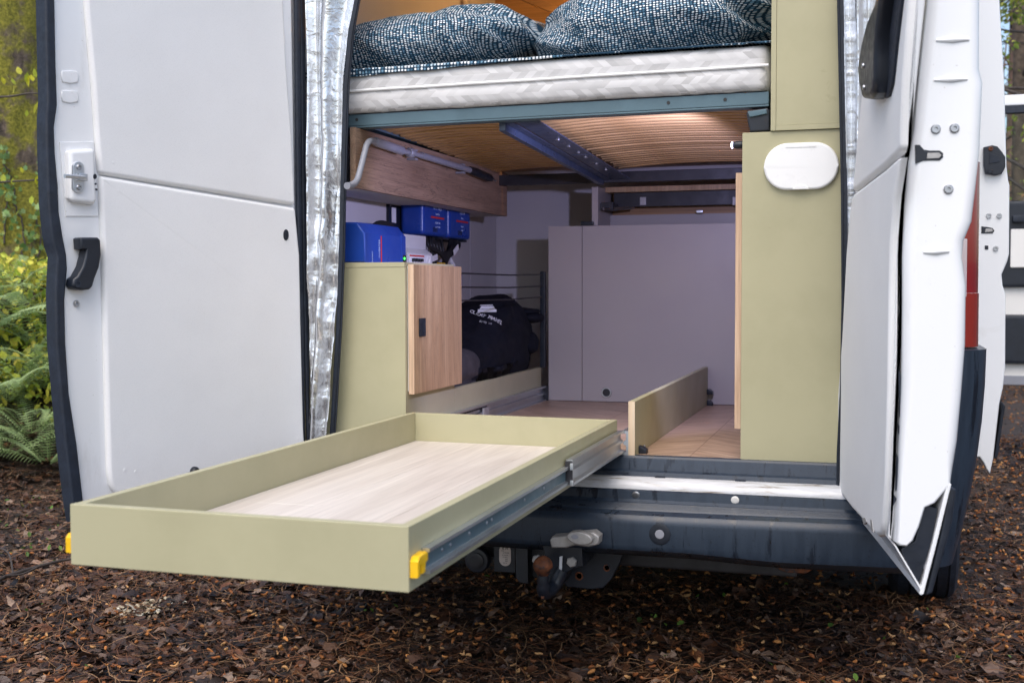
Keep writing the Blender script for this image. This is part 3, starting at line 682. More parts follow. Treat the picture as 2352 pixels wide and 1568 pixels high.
pbox('door_trim', .99, x1-.03, pdp(2330, 660).z, zb+.02, -.05, .0, 'plastic', .045)
pbox('inner_handle', at(2326, 500, 'y', YP-.08).x, x1-.2, pdp(2330, 512).z, pdp(2330, 496).z, -.085, -.055, 'rubber', .01)
pbox('armrest_insert', at(2321, 570, 'y', YP-.06).x, x1-.1, pdp(2330, 615).z, pdp(2330, 527).z, -.062, -.045, 'cream', .012)
pbox('door_pocket', .99, x1-.05, pdp(2330, 835).z, pdp(2330, 722).z, -.06, .0, 'plastic', .04)
pbox('sill_moulding', .97, x1-.02, z1-.01, z1+.05, -.02, .02, 'foot_grey', .008)

# ------------------------------------------------------------------ interior lining
WX = -1.05
obj('side_lining', box(WX-.02, WX, .125, 1.63, .0, 1.9, .002), 'wall_fabric', van)
obj('side_lining', box(WX-.02, WX, 1.636, 2.3, .0, 1.9, .002), 'wall_fabric', van)
obj('joint_strip', box(WX-.018, WX-.006, 1.6305, 1.6355, .0, 1.9, 0), 'rubber', van)
obj('side_lining', box(.78, .80, .125, 1.5, .0, 1.9, .002), 'headlining', van)
obj('bulkhead', box(WX+.001, .779, 2.0, 2.02, .0, 1.02, .002), 'wall_fabric', van)
obj('bulkhead', box(WX+.001, .779, 2.0, 2.02, 1.022, 1.9, .002), 'warm_wood', van)
obj('ceiling_lining', box(WX+.001, .779, .125, 1.995, 1.86, 1.88, .002), 'headlining', van)
brace = Matrix.Rotation(R(25), 4, 'Y'); c0 = at(1237, 8, 'y', 1.5)
bmx = box(-.34, .5, -.012, .012, -.016, .016, .002); bmx.transform(Matrix.Translation(c0) @ brace); obj('wood_brace', bmx, 'warm_wood', van)
bl0, bl1 = at(1722, 50, 'y', 1.9), at(1800, 6, 'y', 1.9)
wf = obj('blind_cassette', box(bl0.x, bl1.x+.2, 1.93, 1.985, bl0.z, bl1.z, .006), 'white_plastic', van)
obj('blind_rail', box(bl0.x, bl1.x+.2, 1.915, 1.929, bl0.z+.016, bl0.z+.024, .002), 'white_plastic', wf)

obj('bed_end_light_block', box(WX+.002, .778, 1.49, 1.995, 1.012, 1.03, .002), 'warm_wood', van)  # added board, keeps the warm lamp's light from leaking under the bed

# wooden pelmet box with the crank
PX, PZ0, PZ1, PY1 = -.86, .78, .962, 1.567
pel = thing('pelmet', (-.95, .8, PZ0), 'brown oak boxed pelmet along the side wall under the bed', 'pelmet')
obj('front_board', box(PX-.018, PX, .02, PY1, PZ0, PZ1, .001), 'panel_wood', pel)
obj('bottom_board', box(WX+.002, PX-.0185, .1, PY1-.002, PZ0+.001, PZ0+.016, .001), 'wall_fabric', pel)
obj('end_board', box(WX+.002, PX-.0185, PY1-.018, PY1, PZ0+.017, PZ1, .001), 'panel_wood', pel)

# ------------------------------------------------------------------ partition panel at the end of the load space
YW = 1.545
part = thing('partition_panel', (-.1, YW, 0), 'grey lilac flat partition panel with a round vent near the floor', 'panel')
xj = at(1337, 700, 'y', YW).x
obj('narrow_board', box(-.6715, xj-.0012, YW, YW+.018, .002, .733, .0008), 'lilac', part)
obj('wide_board', box(xj+.0012, .55, YW, YW+.018, .002, .733, .0008), 'lilac', part)
vc = at(1393, 901, 'y', YW); vc.y = YW
obj('vent_ring', lathe([(.0225, 0), (.0225, .002), (.020, .0042), (.0168, .0042), (.016, .001)], 28, frame_m(vc, (0, -1, 0))), 'steel', part)
vg = bmesh.new(); bmesh.ops.create_circle(vg, cap_ends=True, segments=24, radius=.0165, matrix=frame_m(vc+Vector((0, -.0014, 0)), (0, -1, 0)))
obj('vent_grille', vg, 'dark_metal', part)
vh = bmesh.new()
for i in range(-3, 4):
    for j in range(-3, 4):
        x, z = (i+(j % 2)*.5)*.0042, j*.0038
        if math.hypot(x, z) < .0145: lathe([(.0013, 0), (.0013, .0004)], 8, frame_m(vc+Vector((x, -.0015, z)), (0, -1, 0)), vh)
tag(obj('vent_holes', vh, 'black_print', part), kind='stuff')
obj('catch_block', box(*(lambda a, c: (a.x, c.x, YW-.006, YW+.03, c.z, a.z))(at(1334, 509, 'y', YW), at(1362, 517.5, 'y', YW)), .003), 'plastic', part)
# open drawer housing above it
dh = thing('drawer_housing', (-.2, 1.6, .735), 'grey drawer housing with black steel runner and oak top above the partition', 'cabinet')
sp0, sp1 = at(1360, 429, 'y', 1.57), at(1374, 516, 'y', 1.57)
obj('side_board', box(sp0.x, sp1.x, 1.565, 1.86, .735, sp0.z, .001), 'lilac', dh)
obj('back_board', box(sp1.x+.001, .55, 1.80, 1.815, .735, .79, .001), 'lilac', dh)
wt = at(1405, 431, 'y', 1.72)
obj('oak_top', box(sp1.x+.001, .55, 1.70, 1.98, wt.z-.022, wt.z, .001), 'oak_door', dh)
rl = obj('steel_runner', box(sp1.x+.03, .55, 1.74, 1.76, wt.z-.082, wt.z-.0225, .002), 'dark_metal', dh)
obj('runner_bracket', box(sp1.x+.001, sp1.x+.055, 1.60, 1.72, wt.z-.10, wt.z-.07, .002), 'dark_metal', dh)
obj('runner_arm', tube([Vector((sp1.x+.02, 1.58, wt.z-.10)), Vector((sp1.x+.12, 1.72, wt.z-.088))], .006, 8), 'steel', dh)
obj('inner_board', box(sp1.x+.002, .55, 1.84, 1.85, .79, wt.z-.023, 0), 'warm_wood', dh)
for px in (1477, 1690):
    q = at(px, 462, 'y', 1.738); pl = obj('fixing_plate', box(q.x-.013, q.x+.013, 1.735, 1.7395, q.z-.017, q.z+.017, .001), 'castal', rl)
q = at(1607, 486, 'y', 1.75); obj('drawer_stop', box(q.x-.014, q.x+.014, 1.74, 1.76, q.z-.006, q.z+.006, .003), 'steel', dh)

# ------------------------------------------------------------------ right-hand cabinets
rc = thing('lower_cabinet', (.45, .25, 0), 'tall sage green cabinet with a white oval hatch on its rear face', 'cabinet')
YC = .0098
obj('rear_panel', box(.295, .615, YC, YC+.018, .0, .897, .0012), 'sage', rc)
obj('side_panel', box(.295, .313, YC+.0185, .62, .0, .894, .001), 'sage', rc)
obj('top_panel', box(.3135, .615, YC+.0185, .62, .879, .8965, .001), 'sage', rc)
obj('front_panel', box(.3135, .615, .602, .62, .0, .8785, .001), 'sage', rc)
d0, d1 = at(1705, 978, 'x', .293), at(1690, 390, 'x', .275)
obj('oak_door', box(.2765, .294, YC+.012, .55, .085, .790, .001), 'oak_edge', rc)
# white hatch
ox = [(.452+x, .8005+z) for x, z in stadium(.196, .126, 10)]
hat = obj('oval_hatch', prism([Vector((x, YC, z)) for x, z in ox], (0, -1, 0), .016, .0, .007, 4), 'white_plastic', rc, 60)
obj('hatch_hinge', box(.412, .492, YC-.0175, YC-.012, .850, .857, .001), 'white_plastic', hat)
obj('hatch_tab', prism([Vector((.452+x, YC, .738+z)) for x, z in [(.021*math.cos(a), .013*math.sin(a)) for a in np.linspace(0, math.pi, 10)]], (0, -1, 0), .0185, .01, .002), 'white_plastic', hat)
# lamp on the cabinet corner under the bed
lampt = thing('spot_lamp', (.29, .05, .86), 'small lit black spot lamp on the cabinet corner under the bed', 'lamp')
lq = at(1703, 330, 'y', .02)
obj('lamp_body', lathe([(.0085, 0), (.011, .004), (.011, .02), (.007, .03)], 16, frame_m((.2945, .05, lq.z), (-1, 0, 0))), 'plastic', lampt)
obj('lamp_lens', lathe([(.009, 0), (.0085, .003), (.004, .005)], 16, frame_m((.2645, .05, lq.z), (-1, 0, 0))), 'lamp', lampt)
pl_ = bpy.data.lights.new('spot_lamp_light', 'SPOT'); pl_.energy = 22; pl_.color = (.55, .545, 1.0); pl_.shadow_soft_size = .02; pl_.spot_size = R(102); pl_.spot_blend = .35
plo = bpy.data.objects.new('spot_lamp_light', pl_); col.objects.link(plo); plo.parent = lampt; plo.matrix_parent_inverse = world_of(lampt).inverted(); plo.location = (.235, .06, lq.z-.02)
plo.rotation_euler = Vector((.66, -.72, .27)).to_track_quat('Z', 'Y').to_euler()
uc = thing('upper_cabinet', (.5, .25, .9), 'narrow sage green wall cabinet standing on the tall cabinet beside the mattress', 'cabinet')
obj('edge_strip', box(.371, .3845, .002, .62, .8985, 1.7, .0008), 'sage', uc)
obj('bottom_strip', box(.385, .615, .0022, .62, .8985, .912, .0008), 'sage', uc)
obj('rear_panel', box(.385, .615, .004, .022, .9124, 1.7, .0008), 'sage', uc)

# ------------------------------------------------------------------ left-hand cabinet, devices
LX = -.70
lc = thing('cabinet', (-.9, .25, 0), 'low sage green cabinet with an oak sliding door beside the long drawer', 'cabinet')
obj('rear_panel', box(-1.12, LX, .0153, .033, .0, .539, .001), 'sage', lc)
obj('top_panel', box(-1.045, LX-.001, .014, .45, .5395, .554, .001), 'sage', lc)
obj('side_panel', box(LX-.018, LX-.0005, .0335, .45, .0, .5385, .001), 'sage', lc)
obj('low_panel', box(LX-.018, LX-.0005, .451, YW-.012, .0, .141, .001), 'sage', lc)
ez = at(943, 905, 'x', -.685).z
od = obj('oak_door', box(LX+.004, LX+.022, .032, .462, .157, .547, .001), 'oak_door', lc)
obj('edge_band', box(LX+.004, LX+.0222, .0295, .0318, .157, .547, .0004), 'oak_edge', od)
obj('white_seal', box(LX, LX+.0038, .034, .445, .165, .543, .001), 'white_plastic', lc)
lt = at(962, 752, 'x', LX+.022)
la = obj('finger_latch', box(LX+.0222, LX+.0268, .068, .118, lt.z-.028, lt.z+.028, .003, 3), 'plastic', od)
obj('latch_button', box(LX+.0262, LX+.0285, .096, .112, lt.z-.019, lt.z+.019, .001), 'rubber', od)

inv = thing('inverter', (-.94, .2, .554), 'wide blue power inverter with red stripe on the sage cabinet top', 'inverter')
ib = obj('case', prism([Vector((x, .05, z)) for x, z in ((-1.035, .5555), (-.845, .5555), (-.845, .645), (-.872, .678), (-1.035, .682))], (0, 1, 0), 0, .33, .006, 3), 'blue', inv)
obj('end_ridge', box(-1.0, -.8425, .34, .352, .56, .65, .003), 'blue', inv)
obj('mounting_ear', prism([Vector((-1.03, .21, .675)), Vector((-1.03, .25, .675)), Vector((-1.03, .245, .712)), Vector((-1.03, .215, .712))], (1, 0, 0), 0, .006, .002), 'blue', inv)
obj('ear_screw', screw((-1.0235, .23, .698), (1, 0, 0), .004, .003), 'screw', inv)
obj('red_stripe', box(-.8448, -.8438, .172, .178, .557, .640, 0), 'red_print', inv)
text_mesh('rating_text', 'INVERTER', .013, (-.8442, .160, .600), (0, 0, 1), (0, -1, 0), 'pale_print', inv)
text_mesh('model_text', 'VE.DIRECT', .008, (-.8442, .105, .572), (0, 0, 1), (0, -1, 0), 'pale_print', inv)
obj('socket', box(-.8448, -.8425, .352, .378, .556, .585, .001), 'plastic', inv)
obj('led', lathe([(.004, 0), (.003, .002)], 10, frame_m((-.8424, .362, .574), (1, 0, 0))), 'led', inv)

fb = thing('fuse_box', (-.94, .5, .554), 'white plastic breaker box with black switches on the sage cabinet top', 'fuse box')
obj('case', prism([Vector((x, .40, z)) for x, z in ((-1.04, .5555), (-.848, .5555), (-.848, .595), (-.872, .612), (-.872, .658), (-1.04, .664))], (0, 1, 0), 0, .235, .003), 'light_grey', fb)
obj('switch_strip', box(-.8477, -.8458, .412, .62, .557, .589, .001), 'white_print', fb)
obj('red_strip', box(-.8456, -.8449, .415, .55, .583, .588, 0), 'red_print', fb)
for k in range(4): obj('breaker_switch', box(-.8455, -.836, .435+k*.024, .452+k*.024, .566, .577, .002), 'plastic', fb)
obj('earth_socket', lathe([(.016, 0), (.016, .002), (.012, .002), (.011, -.002)], 18, frame_m((-.8456, .59, .572), (1, 0, 0))), 'white_plastic', fb)

def charger(y0, y1, name, label, lines):
    t = thing(name, ((WX+.05), (y0+y1)/2, .66), label, 'charger', 'chargers on the side wall')
    obj('case', box(WX+.012, WX+.105, y0, y1, .672, .85, .018, 4), 'blue', t, 50)
    fx = WX+.1052
    obj('red_stripe', box(fx-.0004, fx+.0006, y0+.08, y1-.035, .738, .745, 0), 'red_print', t)
    for i, s in enumerate(lines): text_mesh('print', s, .017 if i == 0 else .010, (fx+.0002, (y0+.08+y1-.035)/2, .776-i*.021 if i < 2 else .722-(i-2)*.016), (0, 1, 0), (0, 0, 1), 'pale_print', t)
    for k in range(5): obj('vent_slot', box(fx-.0008, fx+.0004, y0+.10+k*.010, y0+.105+k*.010, .687, .705, 0), 'plastic', t)
    obj('terminal_cover', box(WX+.03, fx-.006, y1-.075, y1-.03, .662, .6715, .003), 'plastic', t)
    return t
c1 = charger(.80, 1.055, 'solar_charger', 'blue wall charger beside the black mounting plate under the pelmet', ['MPPT 100|30', 'SmartSolar', '12V|24V 30A', 'max PV 100V'])
c2 = charger(1.08, 1.335, 'wall_charger', 'blue wall charger nearest the lining joint under the pelmet', ['12|12-30', 'Orion', 'Charger', '360W'])
obj('spec_panel', box(WX+.1048, WX+.1056, .815, .865, .70, .79, 0), 'blue', c1)
mp_ = thing('mounting_plate', (WX+.01, .76, .66), 'black mounting plate with a small white label beside the blue chargers', 'plate')
obj('plate', box(WX+.001, WX+.011, .70, 1.34, .665, .779, .001), 'plastic', mp_)
obj('label', box(WX+.0112, WX+.012, .725, .765, .715, .77, 0), 'white_print', mp_)
for z in (.70, .775): obj('screw', screw((WX+.011, .712, z), (1, 0, 0), .004, .003), 'screw', mp_)
cab = thing('wiring_loom', (WX+.06, .9, .56), 'black cables looped between the chargers and the breaker box', 'cables')
def cable(pts, r=.008, mat='cable', name='cable'): obj(name, tube(sm(pts, 7), r, 8), mat, cab, 80)
for k in range(5):
    o_ = k*.012
    cable([(WX+.03, .36+o_, .60), (WX+.06, .40+o_, .665+o_*.5), (WX+.06, .52+o_, .688+o_*.3), (WX+.06, .64+o_, .672), (WX+.05, .74+o_, .62), (WX+.05, .76+o_, .556)], .007)
for k in range(6):
    a = .92+k*.03
    cable([(WX+.07, a, .675), (WX+.085, a-.01, .63), (WX+.09, 1.02+k*.008, .612-k*.006), (WX+.09, 1.10, .618-k*.005), (WX+.08, 1.16+k*.02, .64), (WX+.07, 1.2+k*.015, .675)], .006)
for k in range(5): cable([(WX+.075, .97+k*.018, .675), (WX+.08, .95+k*.014, .62), (WX+.07, .96+k*.012, .57), (WX+.07, .955+k*.012, .556)], .0065)
for k in range(4): cable([(WX+.07, 1.19+k*.018, .672), (WX+.07, 1.15+k*.014, .62), (WX+.07, 1.10+k*.012, .57), (WX+.07, 1.09+k*.012, .5)], .0065)
cable([(WX+.02, .74, .69), (WX+.03, .738, .66), (WX+.04, .73, .635), (WX+.04, .715, .60)], .004, 'gold_cable', 'earth_wire')
obj('connector', box(WX+.07, WX+.09, 1.03, 1.075, .557, .575, .003), 'yellow', cab)
for p in ((1.17, .628, 25), (1.13, .572, -30), (.93, .59, 10)):
    b_ = box(-.001, .001, -.03, .03, -.011, .011, 0); b_.transform(Matrix.Translation((WX+.10, p[0], p[1])) @ Matrix.Rotation(R(p[2]), 4, 'X')); obj('cable_tag', b_, 'white_print', cab)
# devices further down behind the cabinet
bm_ = thing('battery_monitor', (WX+.02, 1.2, .35), 'small blue unit low on the side wall behind the cord rail', 'device')
obj('case', box(WX+.001, WX+.045, 1.335, 1.40, .47, .545, .005), 'blue', bm_); obj('cover', box(WX+.001, WX+.06, 1.26, 1.325, .36, .55, .006), 'plastic', bm_); obj('lower_case', box(WX+.001, WX+.05, 1.29, 1.37, .30, .35, .005), 'blue', bm_)
obj('face', box(WX+.0452, WX+.0462, 1.35, 1.388, .50, .53, 0), 'pale_print', bm_)

# ------------------------------------------------------------------ crank on the pelmet
cr = thing('awning_crank', (PX+.03, .6, PZ0), 'grey folding awning crank handle clipped to the oak pelmet', 'crank')
CX = PX+.024
ck = lambda px, py, o_=0: at(px, py, 'x', CX+o_)
obj('lower_grip', tube(sm([ck(797, 427), ck(806, 426), ck(814, 422)], 3), .0105, 12), 'foot_grey', cr, 60)
obj('bent_arm', tube(sm([ck(814, 422), ck(821, 412), ck(828, 388), ck(837, 352), ck(842, 334), ck(850, 324), ck(862, 326)], 5), .0095, 12), 'foot_grey', cr, 60)
obj('upper_grip', tube([ck(861, 325), ck(864, 326), ck(922, 346), ck(925, 348)], [.012, .0145, .0145, .011], 14), 'foot_grey', cr, 60)
obj('thin_rod', tube([ck(924, 347), ck(1000, 366)], .0085, 12), 'foot_grey', cr, 60)
obj('thick_rod', tube([ck(968, 357), ck(1085, 393)], .0115, 12), 'foot_grey', cr, 60)
obj('lock_collar', lathe([(.013, 0), (.0165, .004), (.0165, .03), (.013, .036)], 10, frame_m(ck(938, 350), ck(968, 357)-ck(938, 350))), 'foot_grey', cr, 20)
obj('end_grip', tube([ck(1078, 390), ck(1086, 393), ck(1122, 408), ck(1129, 411)], [.013, .0165, .0165, .010], 14), 'plastic', cr, 60)
obj('hook', tube([ck(1129, 411), ck(1139, 416)], .003, 8), 'steel', cr, 60)
for px, py in ((952, 356), (1062, 388)):
    q = ck(px, py); obj('wall_clip', box(PX+.0005, CX+.008, q.y-.012, q.y+.012, q.z-.018, q.z-.011, .001), 'foot_grey', cr); obj('wall_clip', box(PX+.0005, CX+.008, q.y-.012, q.y+.012, q.z+.012, q.z+.018, .001), 'foot_grey', cr)

# ------------------------------------------------------------------ bed
def tl_(bm, k=.0065, c=-.26):             # the bed hangs a touch lower on the left
    for v in bm.verts: v.co.z += k*(v.co.x-c)
    return bm
bed = thing('bed_frame', (-.3, .7, .9), 'slate blue steel bed frame with arched beech slats under the mattress', 'bed frame')
rb = obj('rear_bar', tl_(box(-1.04, .362, .05, .075, .973, 1.008, .003, 3)), 'blue_metal', bed)
obj('lower_lip', tl_(box(-1.04, .362, .0505, .10, .9675, .9725, .0015)), 'blue_metal', bed)
for x in (-.868, .085, .243): obj('bolt_hole', lathe([(.0048, 0), (.0048, .0012)], 14, frame_m((x, .0495, .992+.0065*(x+.26)), (0, -1, 0))), 'black_print', rb)
obj('side_bar', box(-1.04, -.868, .102, 1.5, .975, 1.0, .003), 'blue_metal', bed); obj('side_bar', box(.325, .362, .102, 1.5, .975, 1.0, .003), 'blue_metal', bed)
obj('front_bar', box(-1.04, .362, 1.455, 1.485, .902, .945, .003), 'dark_metal', bed)
SL = lambda y: -.034*(y-.05)/1.4
def sloped(x0, x1, z0, z1, mat, name, y0=.105, y1=1.45):
    b_ = box(x0, x1, y0, y1, z0, z1, .002)
    for v in b_.verts: v.co.z += SL(v.co.y)*1.6
    return obj(name, b_, mat, bed)
sloped(-.432, -.412, .945, .985, 'navy_metal', 'centre_channel'); sloped(-.411, -.385, .966, .985, 'navy_metal', 'centre_channel')
ap = sloped(-.378, -.305, .967, .972, 'navy_metal', 'centre_plate', y1=.76); ap2 = sloped(-.378, -.305, .9665, .9715, 'navy_metal', 'centre_plate', .765, 1.45)
for y in (.42, .56, .70, .81, .98, 1.14):
    obj('bolt', lathe([(.008, 0), (.008, .004), (.004, .006)], 10, frame_m((-.335, y, .9668+SL(y)*1.6), (0, 0, -1))), 'screw', ap if y < .76 else ap2)
def slat(x0, x1):
    b_ = bmesh.new(); n = 10; w_ = .041; th = .008; rows = []
    for i in range(n+1):
        t_ = i/n; x = x0+(x1-x0)*t_; z = .016*4*t_*(1-t_)
        rows.append([b_.verts.new((x, y, z+dz)) for y, dz in ((-w_/2, .001), (-w_/2+.003, 0), (w_/2-.003, 0), (w_/2, .001), (w_/2, th), (-w_/2, th))])
    for a, c in zip(rows, rows[1:]):
        for k in range(6): b_.faces.new((a[k], a[(k+1) % 6], c[(k+1) % 6], c[k]))
    b_.faces.new(rows[0]); b_.faces.new(rows[-1][::-1]); bmesh.ops.recalc_face_normals(b_, faces=b_.faces)
    me = bpy.data.meshes.new('slat'); b_.to_mesh(me); b_.free(); return me
binv = world_of(bed).inverted()
for x0, x1 in ((-.868, -.392), (-.345, .324)):
    base = slat(x0, x1); base.materials.append(M['oak_slat'])
    base.polygons.foreach_set('use_smooth', [True]*len(base.polygons)); base.set_sharp_from_angle(angle=R(35))
    for k in range(25):
        y = .135+k*.0535; o = bpy.data.objects.new('slat', base); col.objects.link(o); o.parent = bed; o.matrix_parent_inverse = binv
        o.location = (random.uniform(-.006, .006), y, .9865+SL(y)+random.uniform(-.001, .001)); o.rotation_euler = (random.uniform(-.03, .03), 0, random.uniform(-.003, .003))
obj('pivot_bracket', prism([at(*p, 'y', .045) for p in ((1714, 262), (1716, 254), (1762, 248), (1768, 253), (1768, 300), (1722, 303), (1718, 285))], (0, 1, 0), 0, .09, .005), 'plastic', bed)
obj('bracket_cap', prism([at(*p, 'y', .044) for p in ((1718, 257), (1760, 251), (1763, 262), (1722, 270))], (0, -1, 0), .006, 0, .002), 'blue_metal', bed)

def uv_from(me, fn):
    uv = me.uv_layers.new(name='UVMap'); vs = me.vertices
    for p in me.polygons:
        for li in p.loop_indices:
            uv.data[li].uv = fn(vs[me.loops[li].vertex_index].co, p.normal)
def mattress():
    x0, x1, y0, y1, z0, z1 = -1.045, .367, .03, 1.45, 1.0115, 1.134
    b_ = bmesh.new(); n = 90; prof = []
    r_ = .022
    for k in range(7): a = R(180+90*k/6); prof.append((r_+r_*math.cos(a), r_+r_*math.sin(a)))       # (inset from rear face, z)
    prof = [(.06, 0)]+[(i, z) for i, z in prof[::-1]]
    H = z1-z0
    for z in (.03, .045, .058): prof.append((-.002 if z < .05 else .002, z))
    for z in (.072, .085, .098): prof.append((.001-.002*(z > .08), z))
    for k in range(7): a = R(180-90*k/6); prof.append((r_+r_*math.cos(a), H-r_+r_*math.sin(a)))
    prof.append((.07, H))
    rows = []
    for i in range(n+1):
        x = x0+(x1-x0)*i/n; row = []
        ce = min(1, (x1-x)/.03); rnd = .02*(1-math.sqrt(max(0, 1-(1-ce)**2))) if ce < 1 else 0
        for ins, z in prof:
            wob = noise.noise(Vector((x*7, z*9, 2)))*.004+noise.noise(Vector((x*22, z*18, 5)))*.0018*(1 if x < .1 else 2.2)
            row.append(b_.verts.new((x, y0+ins+rnd*2+wob*.8, z0+z+wob*.7)))
        row.append(b_.verts.new((x, y1, z1))); row.append(b_.verts.new((x, y1, z0))); rows.append(row)
    m_ = len(rows[0])
    for a, c in zip(rows, rows[1:]):
        for k in range(m_): b_.faces.new((a[k], a[(k+1) % m_], c[(k+1) % m_], c[k]))
    b_.faces.new(rows[0]); b_.faces.new(rows[-1][::-1]); return tl_(b_)
mt = thing('mattress', (-.35, .7, 1.01), 'pale grey patterned mattress with white zip seam on the bed frame', 'mattress')
mo = obj('cover', mattress(), 'mattress', mt, 180)
uv_from(mo.data, lambda c, n: (c.x+(c.y if abs(n.x) > .7 else 0), c.z+(c.y*.6 if abs(n.z) > .8 else 0)))
pth = [(x, .0285+noise.noise(Vector((x*7, .6, 2)))*.003, 1.0115+.064+.0065*(x+.26)+noise.noise(Vector((x*5, 1, 1)))*.0015) for x in np.linspace(-1.04, .362, 60)]
obj('seam_piping', tube(pth, .0042, 8), 'white_plastic', mt, 80)

def blanket():
    """dotted sheet over the mattress, just lapping its rear edge"""
    b_ = bmesh.new(); nx, prof = 110, []
    rows = []
    for i in range(nx+1):
        x = -1.045+(.372+1.045)*i/nx; t_ = i/nx
        zt = 1.1372+.0065*(x+.26)
        drop = max(.0005, .022*(1-S(t_*1.3))+.004*noise.noise(Vector((x*9, 0, 4)))-.001)
        row = []
        for s in np.linspace(0, 1, 9): row.append((-.004+.012*noise.noise(Vector((x*12, s*2, 1)))*s*.5, zt-drop*(1-s)))
        pts = [(.030+row[k][0]*.6-.004, row[k][1]) for k in range(9)]+[(.034, zt+.002), (.05, zt+.004+.004*noise.noise(Vector((x*14, 1, 0)))), (.12, zt+.006+.006*noise.noise(Vector((x*14, 2, 0)))), (.4, zt+.008), (1.4, zt+.008)]
        rows.append([b_.verts.new((x, y, z)) for y, z in pts])
    for a, c in zip(rows, rows[1:]):
        for k in range(len(a)-1): b_.faces.new((a[k], a[k+1], c[k+1], c[k]))
    return b_
bl = obj('sheet', blanket(), 'dots', None, 180); tag(bl, 'navy dotted sheet lapping over the rear edge of the mattress', 'sheet')
so_ = bl.modifiers.new('thickness', 'SOLIDIFY'); so_.thickness = .003; so_.offset = 1
uv_from(bl.data, lambda c, n: (c.x, c.y+c.z))
def pillow(name, cx, cy, cz, a, b, c, rz, ry, seed, label, ex=2.7):
    bm_2 = bmesh.new(); nu, nv = 96, 64; rows = []; uvs = {}
    for i in range(nu+1):
        u = -1+2*i/nu; u = math.sin(u*math.pi/2)
        k = max(0, 1-abs(u)**ex)**(1/ex); row = []
        for j in range(nv):
            ph = 2*math.pi*j/nv; cs, sn = math.cos(ph), math.sin(ph)
            yy = math.copysign(abs(cs)**.8, cs)*k; zz = math.copysign(abs(sn)**1.0, sn)*k*(1-.12*abs(u)**2)
            p = Vector((u*a, yy*b, zz*c))
            fade = min(1, k*1.5)
            q = p*1.0+Vector((seed, seed*2, 0))
            wr = (1-abs(noise.noise(Vector((q.x*5+q.z*3, q.y*5, q.z*7))))*2)*.013+noise.noise(q*9)*.008+abs(noise.noise(Vector((q.x*8+q.z*10, q.y*6, q.z*7))))*-.05*(.45+abs(u))+noise.noise(q*24)*.003
            if zz < 0: p.z *= .82
            d = p.normalized() if p.length > 0 else Vector((1, 0, 0))
            v = bm_2.verts.new(p+d*wr*fade); uvs[v] = (u*a*1.1, ph*(b+c)*.5); row.append((v, (u*a*1.1, ph*(b+c)*.55)))
        rows.append(row)
    uvl = bm_2.loops.layers.uv.new('UVMap')
    for i in range(nu):
        for j in range(nv):
            A, B, C, D = rows[i][j], rows[i][(j+1) % nv], rows[i+1][(j+1) % nv], rows[i+1][j]
            f = bm_2.faces.new((A[0], B[0], C[0], D[0]))
            for lp_, (v, t_) in zip(f.loops, (A, B, C, D)):
                uv = list(t_)
                if j == nv-1 and uv[1] < .001: uv[1] += 2*math.pi*(b+c)*.55
                lp_[uvl].uv = uv
    bmesh.ops.remove_doubles(bm_2, verts=[v for r in (rows[0], rows[-1]) for v, _ in r], dist=.02)
    bm_2.transform(Matrix.Translation((cx, cy, cz)) @ Matrix.Rotation(rz, 4, 'Z') @ Matrix.Rotation(ry, 4, 'Y'))
    return tag(obj(name, bm_2, 'dots', None, 180), label, 'pillow')
pillow('pillow', -.77, .33, 1.228, .425, .25, .116, R(4), R(-6), 3.1, 'plump navy dotted pillow beside the silver curtain', 3.4)
pillow('pillow', .005, .34, 1.25, .372, .26, .150, R(-3), R(-5), 8.4, 'larger navy dotted pillow beside the narrow sage wall cabinet', 2.8)

# ------------------------------------------------------------------ silver blackout curtains
def curtain(name, zs, lefts, rights, tape, y, label, seed, folds):
    t = thing(name, (np.mean(lefts), y, min(zs)), label, 'curtain')
    b_ = bmesh.new(); nz, nx = 120, 30; rows = []
    zz = np.linspace(min(zs), max(zs), nz)
    for z in zz:
        l, r_ = np.interp(z, zs, lefts), np.interp(z, zs, rights); row = []
        for i in range(nx+1):
            s = i/nx; x = l+(r_-l)*s
            q = Vector((x*10+seed, z*4, seed))
            cr_z = S((1.05-z)/.4); yy = .022*math.sin(s*folds*math.pi+2.5*noise.noise(Vector((z*1.3, seed, 0))))*(1-.3*s)+.014*noise.noise(Vector((x*9+seed, z*1.6, seed)))+(.25+.9*cr_z)*(.016*(abs(noise.noise(q*1.3))-.3)+.010*(abs(noise.noise(q*3.1))-.3))-(.2+cr_z)*.007*abs(noise.noise(Vector((x*26+z*16, z*20, seed))))
            row.append(b_.verts.new((x, y+yy, z)))
        rows.append(row)
    for a, c in zip(rows, rows[1:]):
        for k in range(nx): b_.faces.new((a[k], a[k+1], c[k+1], c[k]))
    o = obj('foil_sheet', b_, 'foil', t, 180); s_ = o.modifiers.new('thickness', 'SOLIDIFY'); s_.thickness = .002
    side = rights if tape > 0 else lefts; b_ = bmesh.new(); rows = []
    for z in zz:
        e = np.interp(z, zs, side); wob = .004*noise.noise(Vector((z*3, seed, 9)))
        e2 = e+tape
        rows.append([b_.verts.new(p) for p in ((e, y-.008+wob, z), (e2, y-.008+wob, z), (e2, y-.002+wob, z), (e, y-.002+wob, z))])
    for a, c in zip(rows, rows[1:]):
        for k in range(4): b_.faces.new((a[k], a[(k+1) % 4], c[(k+1) % 4], c[k]))
    obj('edge_tape', b_, 'rubber', t, 40)
    zp = [(np.interp(z, zs, side)+tape*.72, y-.010+.004*noise.noise(Vector((z*3, seed, 9))), z) for z in zz[::2]]
    obj('zip', tube(zp, .0022, 6), 'plastic', t, 80)
YCU = -.03
cz = lambda px, py: at(px, py, 'y', YCU)
